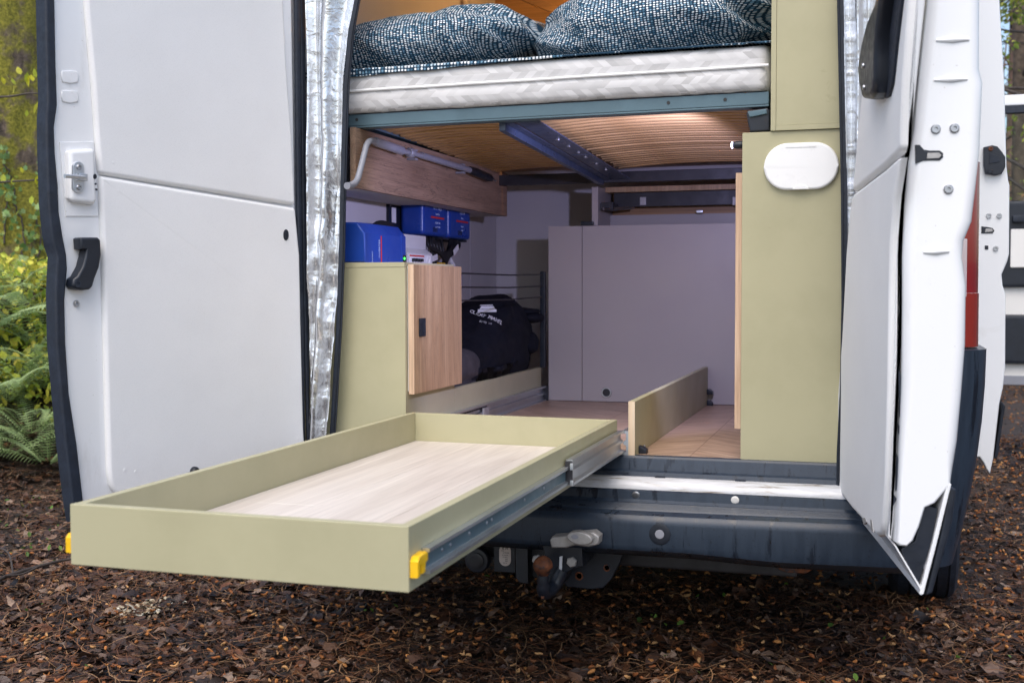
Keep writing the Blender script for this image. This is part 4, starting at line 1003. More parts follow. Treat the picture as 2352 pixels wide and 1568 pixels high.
Lp = [((696, -400), (852, -400)), ((700, -120), (838, -120)), ((701, 0), (818, 0)), ((703, 80), (803, 80)), ((705, 195), (792, 195)), ((706, 350), (787, 350)), ((707, 470), (783, 470)), ((709, 590), (781, 590)), ((708, 747), (775, 747)), ((709, 880), (767, 880)), ((708, 930), (764, 930)), ((700, 1012), (758, 1000))][::-1]
zs = [cz(*a).z for a, _ in Lp]
curtain('silver_curtain', zs, [cz(*a).x for a, _ in Lp], [cz(*b_).x for _, b_ in Lp], .018, YCU, 'crumpled silver foil curtain hanging beside the open door with the lock housing', 1.7, 3.2)
Rp = [((1950, -380), (2050, -380)), ((1945, -120), (2040, -120)), ((1938, 0), (2030, 0)), ((1941, 150), (2020, 150)), ((1944, 300), (2010, 300)), ((1947, 450), (2000, 450)), ((1948, 700), (1990, 700)), ((1944, 900), (1975, 900)), ((1937, 1040), (1965, 1040)), ((1936, 1120), (1955, 1120)), ((1938, 1160), (1950, 1160))][::-1]
YCU = -.028
zs = [cz(*a).z for a, _ in Rp]
curtain('silver_curtain', zs, [cz(*a).x for a, _ in Rp], [cz(*b_).x for _, b_ in Rp], -.017, YCU, 'crumpled silver foil curtain squeezed behind the door seen edge-on', 5.2, 4)

# ------------------------------------------------------------------ long drawer, runners, floor divider
XD0, XD1, YD0, YD1, ZD0, ZD1 = -.6796, -.0514, -1.5731, .010, -.0012, .1042
dw = thing('drawer', (-.365, -.78, 0), 'long open sage green drawer with a pale oak base pulled out of the van', 'drawer')
T = .018
ptch = .0045
def dpart(name, x0, x1_, y0, y1_, z0, z1_, mat, bev=.0016, seg=3):
    b_ = box(x0, x1_, y0, y1_, z0, z1_, bev, seg)
    for v in b_.verts: v.co.z -= .006*(v.co.x+.365)
    return obj(name, b_, mat, dw)
dpart('front_board', XD0, XD1, YD0, YD0+T, ZD0, ZD1, 'sage', .002)
dpart('back_board', XD0+T+.0003, XD1-T-.0003, YD1-T, YD1-.0005, ZD0+.001, ZD1-.0006, 'sage')
dpart('side_board', XD0+.0003, XD0+T, YD0+T+.0004, YD1, ZD0, ZD1-.0005, 'sage'); dpart('side_board', XD1-T, XD1-.0003, YD0+T+.0004, YD1, ZD0, ZD1-.0005, 'sage')
nb = 5; xs_ = np.linspace(XD0+T+.001, XD1-T-.001, 4)
ys_ = [YD0+T+.001, -1.1, -.55, YD1-T-.001]
# base laid with oak vinyl planks
for i in range(3):
    cut = [YD0+T+.001, -1.05+.32*((i*2) % 3), YD1-T-.001]
    for a, c in zip(cut, cut[1:]): dpart('base_plank', xs_[i]+.0003, xs_[i+1]-.0003, a+.0003, c-.0003, .012, .0205+random.uniform(0, .0003), 'tray_wood', .0006, 1)
# runners
def rail(name, x, y0, y1_, zc, hh, th, mat, par, side, lips=True):
    """C-profile steel runner facing side (+1 right)"""
    s = side
    prof = [(0, -hh/2), (th, -hh/2), (th, -hh/2+.006), (th*.35, -hh/2+.008), (th*.35, -hh*.12), (th*.75, -hh*.06), (th*.75, hh*.06), (th*.35, hh*.12), (th*.35, hh/2-.008), (th, hh/2-.006), (th, hh/2), (0, hh/2)]
    if not lips: prof = prof[:4]+prof[8:]
    b_ = prism([Vector((x+s*px, y0, zc+pz)) for px, pz in prof], (0, 1, 0), 0, y1_-y0)
    return obj(name, b_, mat, par, 30)
rr = rail('runner', XD1+.0004, YD0+.055, -.56, .036, .042, .014, 'steel', dw, 1, False)
obj('runner_web', box(XD1+.0050, XD1+.0064, YD0+.06, -.565, .0245, .0485, 0), 'blue_metal', rr)
for y in (-1.44, -1.40, -1.30, -1.20, -1.17, -.95, -.8):
    obj('runner_screw', screw((XD1+.0064, y, .038), (1, 0, 0), .0036, .002), 'screw', rr)
rail('extension_runner', XD1+.006, -.60, .0, .042, .062, .0165, 'steel', dw, 1)
ec = obj('runner_end_clip', box(XD1+.004, XD1+.0225, -.606, -.598, .014, .070, .003), 'dark_metal', dw)
obj('clip_lug', box(XD1+.018, XD1+.026, -.613, -.604, .05, .066, .002), 'steel', ec); obj('clip_lug', box(XD1+.018, XD1+.026, -.613, -.604, .012, .026, .002), 'steel', ec)
rail('runner', XD0-.0004, YD0+.055, -.02, .036, .042, .010, 'steel', dw, -1)
def clip(x, s):
    y = YD0+.028; z = .037
    pr = [(-.024, -.017), (-.013, -.017), (-.011, .000), (-.004, .001), (-.003, -.015), (.010, -.015), (.012, .0), (.022, .002), (.022, .014), (.015, .018), (-.016, .016), (-.024, .009)]
    return obj('release_clip', prism([Vector((x, y+a, z+c)) for a, c in pr], (s, 0, 0), .014, -.0, .003), 'yellow', dw)
clip(XD1+.0004, 1); clip(XD0-.0004, -1)
# fixed runner members inside the van
fr = thing('fixed_runner', (LX+.015, .8, 0), 'fixed steel drawer runner along the base of the low sage cabinet', 'runner')
f1 = rail('channel', LX+.0005, .10, YW-.004, .030, .064, .020, 'steel', fr, 1)
obj('end_bracket', prism([Vector((LX+.002, YW-.006, z)) for z in (.0, .064)]+[Vector((LX+.030, YW-.006, z)) for z in (.064, .0)], (0, -1, 0), 0, .003), 'dark_metal', fr)
for y in (1.44, 1.46): obj('rivet', screw((LX+.0075, y, .036), (1, 0, 0), .004, .003), 'screw', fr)
obj('ball_cage', box(LX+.009, LX+.0125, .25, .76, .047, .055, .001), 'dark_metal', fr)
for k in range(20): obj('bearing', lathe([(.0015, -.002), (.0025, 0), (.0015, .002)], 8, frame_m((LX+.013, .27+k*.025, .051), (1, 0, 0))), 'plastic', fr)
obj('stop_tab', box(LX+.012, LX+.022, .70, .76, .008, .05, .003), 'castal', fr)
dv = thing('floor_divider', (-.008, .8, 0), 'low sage divider board with oak edge standing on the van floor', 'board')
obj('board', box(-.0174, .0005, .006, 1.535, .0005, .1554, .001), 'sage', dv)
obj('oak_edge', box(-.0176, .0007, .0, .0056, .0003, .1556, .0004), 'ply_edge', dv)
dr_ = rail('runner_channel', -.0178, .003, 1.53, .037, .068, .020, 'steel', dv, -1)
def angle_clip(y, flip, z=0):
    c = obj('corner_bracket', prism([Vector((.001, y, z+.0005)), Vector((.024, y, z+.0005)), Vector((.024, y, z+.012)), Vector((.012, y, z+.02)), Vector((.001, y, z+.022))], (0, 1, 0), 0, .028, .003), 'plastic', dv)
    obj('screw', screw((.016, y+.014, z+.0215), (.6, 0, 1), .004, .002), 'screw', c)
angle_clip(.055, 1); angle_clip(1.50, 1); angle_clip(1.50, 1, .045)

# ------------------------------------------------------------------ bag and cord rail behind the cabinet
sh = thing('storage_shelf', (-.88, 1.0, .08), 'oak storage shelf behind the low sage panel', 'shelf')
obj('base_board', box(-1.045, LX-.02, .455, YW-.002, .06, .078, .001), 'panel_wood', sh); obj('back_board', box(-1.045, -1.03, .455, YW-.002, .079, .40, .001), 'panel_wood', sh)
bag = None
def bagmesh(c, a, seed, ex=2.4, wr=.02, flat=.0):
    b_ = bmesh.new(); bmesh.ops.create_icosphere(b_, subdivisions=5, radius=1)
    for v in b_.verts:
        p = v.co.copy(); n_ = p.normalized()
        q = Vector([math.copysign(abs(k)**(2/ex), k) for k in n_])
        m_ = max(abs(q.x), 1e-6)
        q = Vector((q.x*a[0], q.y*a[1], q.z*a[2]))
        f = noise.noise(Vector((q.x*4+seed, q.y*4, q.z*4)))*wr*1.6+(abs(noise.noise(Vector((q.x*9+seed, q.y*7+q.z*8, q.z*10))))-.25)*-wr*1.2+noise.noise(q*22+Vector((seed, 0, 0)))*wr*.22
        v.co = Vector(c)+q+n_*f
    return b_
bag = thing('canvas_bag', (-.86, 1.15, .08), 'black canvas bag with white van print in the storage bay', 'bag')
def bag_body():
    b_ = bagmesh((-.857, 1.06, .25), (.145, .56, .20), 3.3, 3.4)
    for v in b_.verts:                     # slopes down towards the near end, slumps at the base
        t_ = (v.co.y-.75)/.85
        if v.co.z > .2: v.co.z -= .17*(1-S(t_*1.35+.05)); v.co.z -= .05*S((v.co.y-1.3)/.24)
        v.co.z = max(v.co.z, .0785+.004*noise.noise(v.co*20)**2)
        v.co.x = max(v.co.x, -1.027); v.co.y = min(max(v.co.y, .47), YW-.006)
        if v.co.z < .16: v.co.x = min(v.co.x, LX-.022)
    return b_
bb = obj('bag_body', bag_body(), 'bag', bag, 180)
gf = bagmesh((-.775, .66, .17), (.07, .19, .09), 9.1, 2.8, .010)
for v in gf.verts:
    if v.co.z < .16: v.co.x = min(v.co.x, LX-.021)
    v.co.z = max(v.co.z, .0785); v.co.y = max(v.co.y, .46)
obj('side_pocket', gf, 'bag_grey', bag, 180)
for c_, a_, sd_ in (((-.735, 1.475, .378), (.05, .08, .022), 1.2), ((-.725, 1.48, .352), (.045, .07, .02), 2.2), ((-.735, 1.47, .25), (.04, .07, .05), 4.1)):
    g_ = bagmesh(c_, a_, sd_, 2.2, .008)
    for v in g_.verts: v.co.y = min(v.co.y, YW-.003)
    obj('gathered_end', g_, 'bag', bag, 180)
# print on the bag: letters dropped on to its surface along an arc
dg = bpy.context.evaluated_depsgraph_get()
bvh = BVHTree.FromObject(bb, dg)
def drop(px, py):
    h = bvh.ray_cast(CAM, ray(px, py).normalized()); return h
def glyph(ch, px, py, size, tilt):
    loc, nrm, _, _ = drop(px, py)
    if loc is None: return
    l2 = drop(px+6*math.cos(tilt), py+6*math.sin(tilt))[0]
    if l2 is None: return
    nrm = nrm.normalized(); nrm = nrm if nrm.dot(CAM-loc) > 0 else -nrm
    xd = (l2-loc); nrm = ((CAM-loc).normalized()*1.5+nrm).normalized(); xd = (xd-nrm*xd.dot(nrm)).normalized(); yd = nrm.cross(xd)
    text_mesh('print_letter', ch, size, loc+nrm*.005, xd, yd, 'white_print', bag, .0006)
for i, ch in enumerate('OLIDAY TRAVEL'):
    t_ = i/12; px = 1084+t_*66; py = 717+13*math.sin(t_*2.0)+13*max(0, t_-.5)**2*4
    if ch != ' ': glyph(ch, px, py, .020, .15+t_*.75)
for i, ch in enumerate('ESTD 19'):
    if ch != ' ': glyph(ch, 1103+i*4.0, 739+i*.9, .010, .2)
vb = bmesh.new()
hv = drop(1119, 714)
if hv[0] is not None:
    nn = ((CAM-hv[0]).normalized()*1.5+hv[1]).normalized(); xx = (_r-nn*_r.dot(nn)).normalized(); yy_ = nn.cross(xx)
    E_ = lambda a, c: hv[0]+nn*.006+xx*a+yy_*c
    prism([E_(*p) for p in ((-.036, -.008), (.036, -.008), (.037, .002), (.034, .004), (-.036, .004))], nn, 0, .0008, bm=vb)
    prism([E_(*p) for p in ((-.030, .0055), (.030, .0055), (.026, .016), (.018, .018), (-.022, .018))], nn, 0, .0008, bm=vb)
    prism([E_(*p) for p in ((-.030, .020), (.022, .021), (.022, .024), (-.026, .023))], nn, 0, .0008, bm=vb)
    obj('van_print', vb, 'white_print', bag)
cd = thing('cord_rail', (-.69, 1.1, .14), 'three black elastic cords stretched to a black post over the storage bay', 'cord rail')
obj('post', box(-.701, -.680, 1.515, 1.54, .142, .545, .003), 'plastic', cd)
for py in (631, 657, 682):
    z = at(1248, py, 'x', -.69).z; obj('cord', tube([(-.708, .455, z-.004), (-.695, 1.05, z-.006), (-.69, 1.52, z)], .003, 8), 'cable', cd, 80)

# ------------------------------------------------------------------ tow bar
tw = thing('tow_bar', (-.2, .0, -.4), 'black tow bar with a rusty ball under the bumper', 'tow bar')
ty = lambda px, py, y: at(px, py, 'y', y)
obj('cross_tube', box(-.70, .45, .02, .10, -.32, -.25, .008), 'dark_metal', tw)
brk = [(1190, 1258), (1325, 1246), (1432, 1262), (1425, 1290), (1404, 1330), (1385, 1350), (1355, 1353), (1300, 1347), (1290, 1330), (1192, 1325)]
obj('side_plate', prism([ty(px, py, -.10) for px, py in brk], (0, 1, 0), 0, .014, .004), 'plastic', tw)
for px, py, r_ in ((1394, 1303, .010), (1330, 1322, .012)): obj('plate_hole', lathe([(r_, 0), (r_, .002), (r_*.7, .002), (r_*.6, 0)], 16, frame_m(ty(px, py, -.1005), (0, -1, 0))), 'rust', tw)
obj('tall_box', prism([ty(*p, -.14) for p in ((1183, 1250), (1212, 1250), (1214, 1340), (1192, 1338), (1184, 1325))], (0, 1, 0), 0, .06, .004), 'plastic', tw)
obj('neck_plate', prism([ty(*p, -.235) for p in ((1240, 1222), (1258, 1225), (1262, 1238), (1335, 1240), (1340, 1300), (1318, 1306), (1298, 1316), (1278, 1355), (1258, 1372), (1246, 1340), (1244, 1300), (1250, 1270), (1242, 1245))], (0, 1, 0), 0, .15, .005), 'plastic', tw)
bc = ty(1247, 1298, -.32)
tb = obj('tow_ball', lathe([(.010, -.034), (.0135, -.026), (.0175, -.019)]+[(.0258*math.cos(a), .0258*math.sin(a)) for a in np.linspace(R(-45), R(86), 14)], 28, Matrix.Translation(bc)), 'rust', tw, 40)
nk = sm([bc+Vector((0, 0, -.026)), bc+Vector((0, .002, -.05)), bc+Vector((0, .02, -.078)), bc+Vector((.012, .07, -.07)), bc+Vector((.03, .085, -.03))], 5)
obj('ball_neck', tube(nk, [.015]*6+[.018]*(len(nk)-6), 14), 'plastic', tw, 60)
obj('ball_pin', prism([bc+Vector(v) for v in ((-.006, 0, -.06), (.006, 0, -.06), (.004, 0, -.088), (-.004, 0, -.088))], (0, 1, 0), -.004, .014, .002), 'rust', tw)
obj('coupling_body', prism([ty(*p, -.295) for p in ((1262, 1240), (1268, 1232), (1300, 1230), (1334, 1224), (1362, 1222), (1376, 1232), (1374, 1250), (1352, 1256), (1320, 1252), (1300, 1258), (1266, 1258))], (0, 1, 0), 0, .045, .005, 3), 'castal', tw, 45)
kn = ty(1333, 1234, -.315)
obj('locking_knob', prism([kn+Vector((.034*math.cos(a), -.0, .0175*math.sin(a)+.006*math.cos(a)*-.5)) for a in np.linspace(0, 2*math.pi, 22, endpoint=False)], (0, -1, 0), .012, -.015, .004, 3), 'castal', tw, 45)
obj('knob_mark', prism([kn+Vector((-.012+.010*math.cos(a), -.0125, .004+.006*math.sin(a))) for a in np.linspace(0, 2*math.pi, 14, endpoint=False)], (0, -1, 0), .0008, -.001), 'foot_grey', tw)
for px, py in ((1235, 1284), (1314, 1289)):
    q = ty(px, py, -.236); obj('hex_bolt', lathe([(.0145, 0), (.0145, .008), (.012, .0105)], 6, frame_m(q, (0, -1, 0), (1, 0, .3))), 'castal', tw, 20)
q = ty(1288, 1294, -.236); obj('barcode_tag', prism([q+Vector((x, 0, z)) for x, z in ((-.005, -.022), (.003, -.019), (.005, .022), (-.003, .019))], (0, -1, 0), .001, -.001), 'white_print', tw)
pq = ty(1160, 1275, -.03); st = stadium(.036, .062)
obj('backing_plate', box(pq.x-.035, pq.x+.03, -.028, -.016, pq.z-.05, pq.z+.05, .003), 'plastic', tw)
plq = obj('rating_plate', prism([Vector((pq.x+x, -.0285, pq.z+z)) for x, z in st], (0, -1, 0), .0015, -.001, .0005), 'label_paper', tw)
tx = lambda s, dx, dz, sz: text_mesh('plate_print', s, sz, (pq.x+dx, -.0302, pq.z+dz), (1, 0, 0), (0, 0, 1), 'black_print', plq, .0004)
tx('TYPE', -.008, .013, .004); tx('e2 00-0982', .003, .008, .0042); tx('D 15,6 kN', .0, .001, .0042); tx('S 120 kg', .0, -.005, .0042); tx('2500', .004, -.011, .0042); tx('3500', .004, -.016, .0042); tx('MOT 18', 0, -.022, .0035)
# maker's marks: rampant beast silhouette and double chevron
lion = [(-.0022, -.0045), (-.0008, -.0045), (-.0004, -.001), (.0012, -.0044), (.0025, -.0044), (.0012, -.0006), (.0016, .0012), (.0034, .0006), (.0036, .0016), (.0016, .003), (.0012, .0045), (-.0004, .005), (-.0018, .0038), (-.0012, .0026), (-.0032, .0034), (-.0036, .0024), (-.0016, .0014), (-.0016, -.001)]
obj('lion_mark', prism([Vector((pq.x-.006+x, -.0302, pq.z+.022+z)) for x, z in lion], (0, -1, 0), .0003, 0), 'black_print', plq)
for dz in (0, .0036): obj('chevron_mark', prism([Vector((pq.x+.005+x, -.0302, pq.z+.018+dz+z)) for x, z in ((-.0045, -.0012), (0, .0028), (.0045, -.0012), (.0045, .0004), (0, .0046), (-.0045, .0004))], (0, -1, 0), .0003, 0), 'black_print', plq)
sq = ty(1098, 1284, -.03)
sk = obj('trailer_socket', lathe([(.038, 0), (.038, .02), (.034, .026), (.02, .028), (.0, .028)][:4], 24, frame_m(Vector((sq.x, -.02, sq.z)), (0, -1, 0))), 'plastic', tw)
obj('socket_flap', lathe([(.024, 0), (.024, .004), (.014, .007)], 22, frame_m(Vector((sq.x, -.049, sq.z)), (0, -1, 0))), 'dark_metal', sk)

# ------------------------------------------------------------------ warm lamp over the bed
wl = thing('reading_lamp', (-.3, 1.4, 1.84), 'lit warm ceiling lamp over the bed', 'lamp')
obj('lamp_housing', lathe([(.05, 0), (.05, .012), (.04, .018)], 24, frame_m((-.3, 1.4, 1.86), (0, 0, -1))), 'white_plastic', wl)
obj('lamp_lens', lathe([(.036, 0), (.034, .003)], 24, frame_m((-.3, 1.4, 1.8415), (0, 0, -1))), 'lamp_warm', wl)
ll = bpy.data.lights.new('reading_lamp_light', 'POINT'); ll.energy = 8; ll.color = (1, .55, .2); ll.shadow_soft_size = .04
llo = bpy.data.objects.new('reading_lamp_light', ll); col.objects.link(llo); llo.parent = wl; llo.matrix_parent_inverse = world_of(wl).inverted(); llo.location = (-.3, 1.4, 1.80)

# ------------------------------------------------------------------ many small pieces as one mesh with a colour per piece
def pieces(name, V, Fq, C, mat, kind, parent=None, label=None, cat=None):
    """V (n, k, 3) vertices, Fq (m, 3|4) faces of one piece, C (n, 3)"""
    n, k = V.shape[:2]; fq = np.asarray(Fq); m_, s = fq.shape
    me = bpy.data.meshes.new(name)
    me.vertices.add(n*k); me.vertices.foreach_set('co', V.reshape(-1).astype(np.float32))
    idx = (fq[None]+(np.arange(n)*k)[:, None, None]).reshape(-1)
    me.loops.add(len(idx)); me.loops.foreach_set('vertex_index', idx.astype(np.int32))
    me.polygons.add(n*m_); me.polygons.foreach_set('loop_start', np.arange(0, n*m_*s, s, dtype=np.int32))
    me.update(calc_edges=True)
    a = me.color_attributes.new('Col', 'FLOAT_COLOR', 'POINT')
    cc = np.ones((n, k, 4), np.float32); cc[..., :3] = C[:, None, :]; a.data.foreach_set('color', cc.reshape(-1))
    o = link(name, me, mat, parent, 180); tag(o, label, cat, None, kind); return o
def rots(n, yaw, pitch, roll):
    cy, sy, cp, sp, cr_, sr_ = np.cos(yaw), np.sin(yaw), np.cos(pitch), np.sin(pitch), np.cos(roll), np.sin(roll); z = np.zeros(n); o = np.ones(n)
    Z = np.stack([np.stack([cy, -sy, z], 1), np.stack([sy, cy, z], 1), np.stack([z, z, o], 1)], 1)
    X = np.stack([np.stack([o, z, z], 1), np.stack([z, cp, -sp], 1), np.stack([z, sp, cp], 1)], 1)
    Y = np.stack([np.stack([cr_, z, sr_], 1), np.stack([z, o, z], 1), np.stack([-sr_, z, cr_], 1)], 1)
    return Z @ X @ Y
def pick(pal, n, jit=.18):
    pal = np.array(pal); c = pal[rng.integers(0, len(pal), n)]; return np.clip(c*(1+rng.normal(0, jit, (n, 1))), .002, .9)
def heights(x, y): return np.array([hgt(a, b) for a, b in zip(x, y)])
# regions of ground that can be seen: (x0, x1, y0, y1, pieces per m2)
REG = [(-2.7, 1.7, -.9, 1.1, 3600), (-2.9, 1.9, 1.1, 3.0, 600), (-5.0, -2.7, .4, 4.0, 1700), (1.0, 2.6, 1.1, 6.0, 1000), (.9, 4.5, 6.0, 15, 200), (-4.6, -2.7, -1.2, .4, 800), (1.7, 3.4, -1.0, 1.1, 700)]
def scatter(f=1., regs=REG):
    xs, ys = [], []
    for x0, x1, y0, y1, d in regs:
        n = int((x1-x0)*(y1-y0)*d*f); xs.append(rng.uniform(x0, x1, n)); ys.append(rng.uniform(y0, y1, n))
    return np.concatenate(xs), np.concatenate(ys)
def litter():
    x, y = scatter(); n = len(x)
    L = rng.gamma(2.0, .007, n)+.008; big = rng.random(n) < .07*(1+1.4*(x < -.9)); L = np.where(big, rng.uniform(.035, .08, n), L); L = np.clip(L, .008, .085); W = L*rng.uniform(.35, .75, n)
    ny_, nx_ = 6, 3
    t = np.linspace(0, 1, ny_); prof = np.array([.10, .72, .95, .88, .62, .04])
    lob = 1+rng.uniform(-.35, .3, (n, ny_, 1))
    s = np.array([-1, 0, 1.])
    u = s[None, None, :]*prof[None, :, None]*lob*W[:, None, None]*.5
    v = (t[None, :, None]-.5)*L[:, None, None]+np.zeros((n, 1, nx_))
    fold = rng.uniform(-.15, .45, n); curl = rng.normal(.05, .4, n); wob = rng.normal(0, .07, (n, ny_, nx_))
    z = fold[:, None, None]*np.abs(u)+curl[:, None, None]*(v**2)/L[:, None, None]*1.6+wob*L[:, None, None]*.6
    P = np.stack([u+0*v, v, z], -1).reshape(n, -1, 3)
    Rm = rots(n, rng.uniform(0, 6.28, n), rng.normal(0, .17, n), rng.normal(0, .19, n))
    P = np.einsum('nij,nkj->nki', Rm, P)
    P[..., 2] -= P[..., 2].min(1, keepdims=True)*.75
    hz = heights(x, y)+rng.uniform(.0, .022, n)
    P += np.stack([x, y, hz], -1)[:, None]
    F4 = [(j*nx_+i, j*nx_+i+1, (j+1)*nx_+i+1, (j+1)*nx_+i) for j in range(ny_-1) for i in range(nx_-1)]
    C = pick([(.095, .05, .033), (.06, .034, .024), (.15, .082, .052), (.04, .025, .019), (.018, .012, .01), (.20, .125, .085), (.07, .045, .037), (.12, .048, .022), (.024, .016, .014), (.26, .18, .13), (.085, .036, .017), (.05, .022, .012)], n, .3)
    pieces('leaf_litter', P, F4, C, 'litter', 'stuff', None, 'wet brown fallen leaves covering the forest ground', 'leaves')
litter()
def needles():
    x, y = scatter(.55); n = len(x); L = rng.uniform(.03, .12, n); w_ = rng.uniform(.0006, .0014, n)
    t = np.linspace(-.5, .5, 4); bend = rng.normal(0, .18, n)
    v = t[None]*L[:, None]; u = bend[:, None]*(v**2)/L[:, None]*4
    P = np.stack([np.stack([u-w_[:, None], v, 0*v], -1), np.stack([u+w_[:, None], v, 0*v+.0006], -1)], 2).reshape(n, -1, 3)
    P = np.einsum('nij,nkj->nki', rots(n, rng.uniform(0, 6.28, n), rng.normal(0, .22, n), rng.normal(0, .1, n)), P)
    P += np.stack([x, y, heights(x, y)+rng.uniform(.012, .045, n)], -1)[:, None]
    F4 = [(2*i, 2*i+1, 2*i+3, 2*i+2) for i in range(3)]
    C = pick([(.15, .06, .025), (.22, .10, .045), (.09, .04, .022), (.28, .16, .08), (.05, .03, .02)], n, .2)
    pieces('pine_needles', P, F4, C, 'catkin', 'stuff', None, 'thin brown pine needles strewn over the fallen leaves', 'needles')
needles()
def catkins():
    x, y = scatter(.34, [(-1.9, 1.7, -1.0, 1.4, 560), (-2.8, -1.7, -1, 2.5, 200), (.9, 2.6, 1.4, 6, 600), (1., 4.5, 6, 12, 160)]); n = len(x)
    L = rng.uniform(.013, .027, n); r_ = rng.uniform(.0036, .0056, n); nr, ns = 6, 6
    t = np.linspace(0, 1, nr); pr = np.array([.35, .9, 1.0, .95, .85, .3]); a = np.arange(ns)*2*np.pi/ns
    bend = rng.normal(0, .35, n)
    v = (t-.5)[None, :, None]*L[:, None, None]+np.zeros((n, 1, ns)); lump = 1+rng.uniform(-.22, .22, (n, nr, ns))
    rr_ = pr[None, :, None]*r_[:, None, None]*lump
    u = np.cos(a)[None, None]*rr_+bend[:, None, None]*v**2/L[:, None, None]*2.5; z = np.sin(a)[None, None]*rr_
    P = np.stack([u, v, z], -1).reshape(n, -1, 3)
    P = np.einsum('nij,nkj->nki', rots(n, rng.uniform(0, 6.28, n), rng.normal(0, .25, n), rng.uniform(0, 6, n)), P)
    P += np.stack([x, y, heights(x, y)+rng.uniform(.020, .042, n)], -1)[:, None]
    F4 = [(i*ns+j, i*ns+(j+1) % ns, (i+1)*ns+(j+1) % ns, (i+1)*ns+j) for i in range(nr-1) for j in range(ns)]
    C = pick([(.40, .15, .04), (.46, .20, .06), (.30, .10, .03), (.5, .27, .11), (.22, .08, .028)], n, .15)
    pieces('catkins', P, F4, C, 'catkin', 'stuff', None, 'orange fallen pine catkins scattered over the ground', 'catkins')
catkins()
def shavings():
    c = at(330, 1385, 'z', GZ+.02); n = 230
    x = rng.normal(c.x, .035, n)+.05*(rng.random(n) < .3); y = rng.normal(c.y, .055, n)-.05*(rng.random(n) < .25); L = rng.uniform(.008, .024, n); w_ = rng.uniform(.002, .006, n)
    v = np.linspace(-.5, .5, 4)[None]*L[:, None]; cu = rng.normal(0, .2, n)
    P = np.stack([np.stack([0*v-w_[:, None], v, cu[:, None]*v*v/L[:, None]*3], -1), np.stack([0*v+w_[:, None], v, cu[:, None]*v*v/L[:, None]*3+.002], -1)], 2).reshape(n, -1, 3)
    P = np.einsum('nij,nkj->nki', rots(n, rng.uniform(0, 6.28, n), rng.normal(0, .35, n), rng.normal(0, .3, n)), P)
    P += np.stack([x, y, heights(x, y)+rng.uniform(.015, .035, n)], -1)[:, None]
    pieces('wood_shavings', P, [(2*i, 2*i+1, 2*i+3, 2*i+2) for i in range(3)], pick([(.50, .42, .29), (.62, .57, .46), (.36, .27, .17), (.2, .14, .09)], n), 'catkin', 'stuff', None, 'pale heap of wood shavings on the wet leaves', 'shavings')
shavings()
def sprouts(name, regs, f, pal, smin, smax, zlo, zhi, label, cat, tilt=.5, cond=None):
    x, y = scatter(f, regs)
    if cond is not None: k = np.array([cond(a, b) for a, b in zip(x, y)]); x, y = x[k], y[k]
    n = len(x); L = rng.uniform(smin, smax, n); W = L*rng.uniform(.45, .8, n)
    base = np.array([[0, -.5, 0], [.5, -.12, .08], [.34, .3, .05], [0, .5, -.04], [-.34, .3, .05], [-.5, -.12, .08]])
    P = base[None]*np.stack([W, L, L], -1)[:, None]
    P = np.einsum('nij,nkj->nki', rots(n, rng.uniform(0, 6.28, n), rng.normal(0, tilt, n), rng.normal(0, tilt, n)), P)
    P += np.stack([x, y, heights(x, y)+rng.uniform(zlo, zhi, n)], -1)[:, None]
    return pieces(name, P, [(0, 1, 2, 3), (0, 3, 4, 5)], pick(pal, n, .2), 'leaf', 'stuff', None, label, cat)
sprouts('seedlings', [(-2.7, 1.6, -1, 1.5, 9), (-3.6, -2.2, .5, 2.5, 60)], 1, [(.10, .20, .03), (.16, .28, .05)], .012, .03, .03, .06, 'tiny bright green seedlings dotted over the leaf litter', 'seedlings')
bankc = lambda a, b: (-a*.8+b*.6) > 4.7+.5*noise.noise(Vector((a*1.5, b*1.5, 0)))
sprouts('ground_cover', [(-9, -2.6, .8, 7, 1300)], 1, [(.54, .58, .08), (.68, .64, .09), (.44, .54, .09), (.72, .62, .10), (.34, .46, .09)], .03, .07, .03, .22, 'bright yellow green ground cover on the bank under the mossy trunk', 'plants', .7, bankc)

# ------------------------------------------------------------------ mossy trunk, ivy, twigs and ferns on the left
def tree_trunk(base, h, r0, r1, lean, mat, seed, sides=28, rows=60, rough=.09):
    b_ = bmesh.new(); rings = []
    for j in range(rows+1):
        t_ = j/rows; z = -.25+h*t_; c = Vector(base)+Vector(lean)*t_*t_+Vector((noise.noise(Vector((seed, t_*3, 0)))*r0*.3*t_, noise.noise(Vector((seed, t_*3, 5)))*r0*.3*t_, z))
        r_ = r0+(r1-r0)*t_+r0*.55*math.exp(-t_*h/.5)
        ring = []
        for k in range(sides):
            a = 2*math.pi*k/sides; q = Vector((math.cos(a)*2+seed, math.sin(a)*2, z*1.2))
            rr_ = r_*(1+rough*noise.noise(q)+rough*.8*noise.noise(q*3)+rough*.5*noise.noise(Vector((math.cos(a)*9, math.sin(a)*9, z*1.5))))
            ring.append(b_.verts.new(c+Vector((math.cos(a)*rr_, math.sin(a)*rr_, 0))))
        rings.append(ring)
    for a, c in zip(rings, rings[1:]):
        for k in range(sides): b_.faces.new((a[k], a[(k+1) % sides], c[(k+1) % sides], c[k]))
    b_.faces.new(rings[-1]); return b_
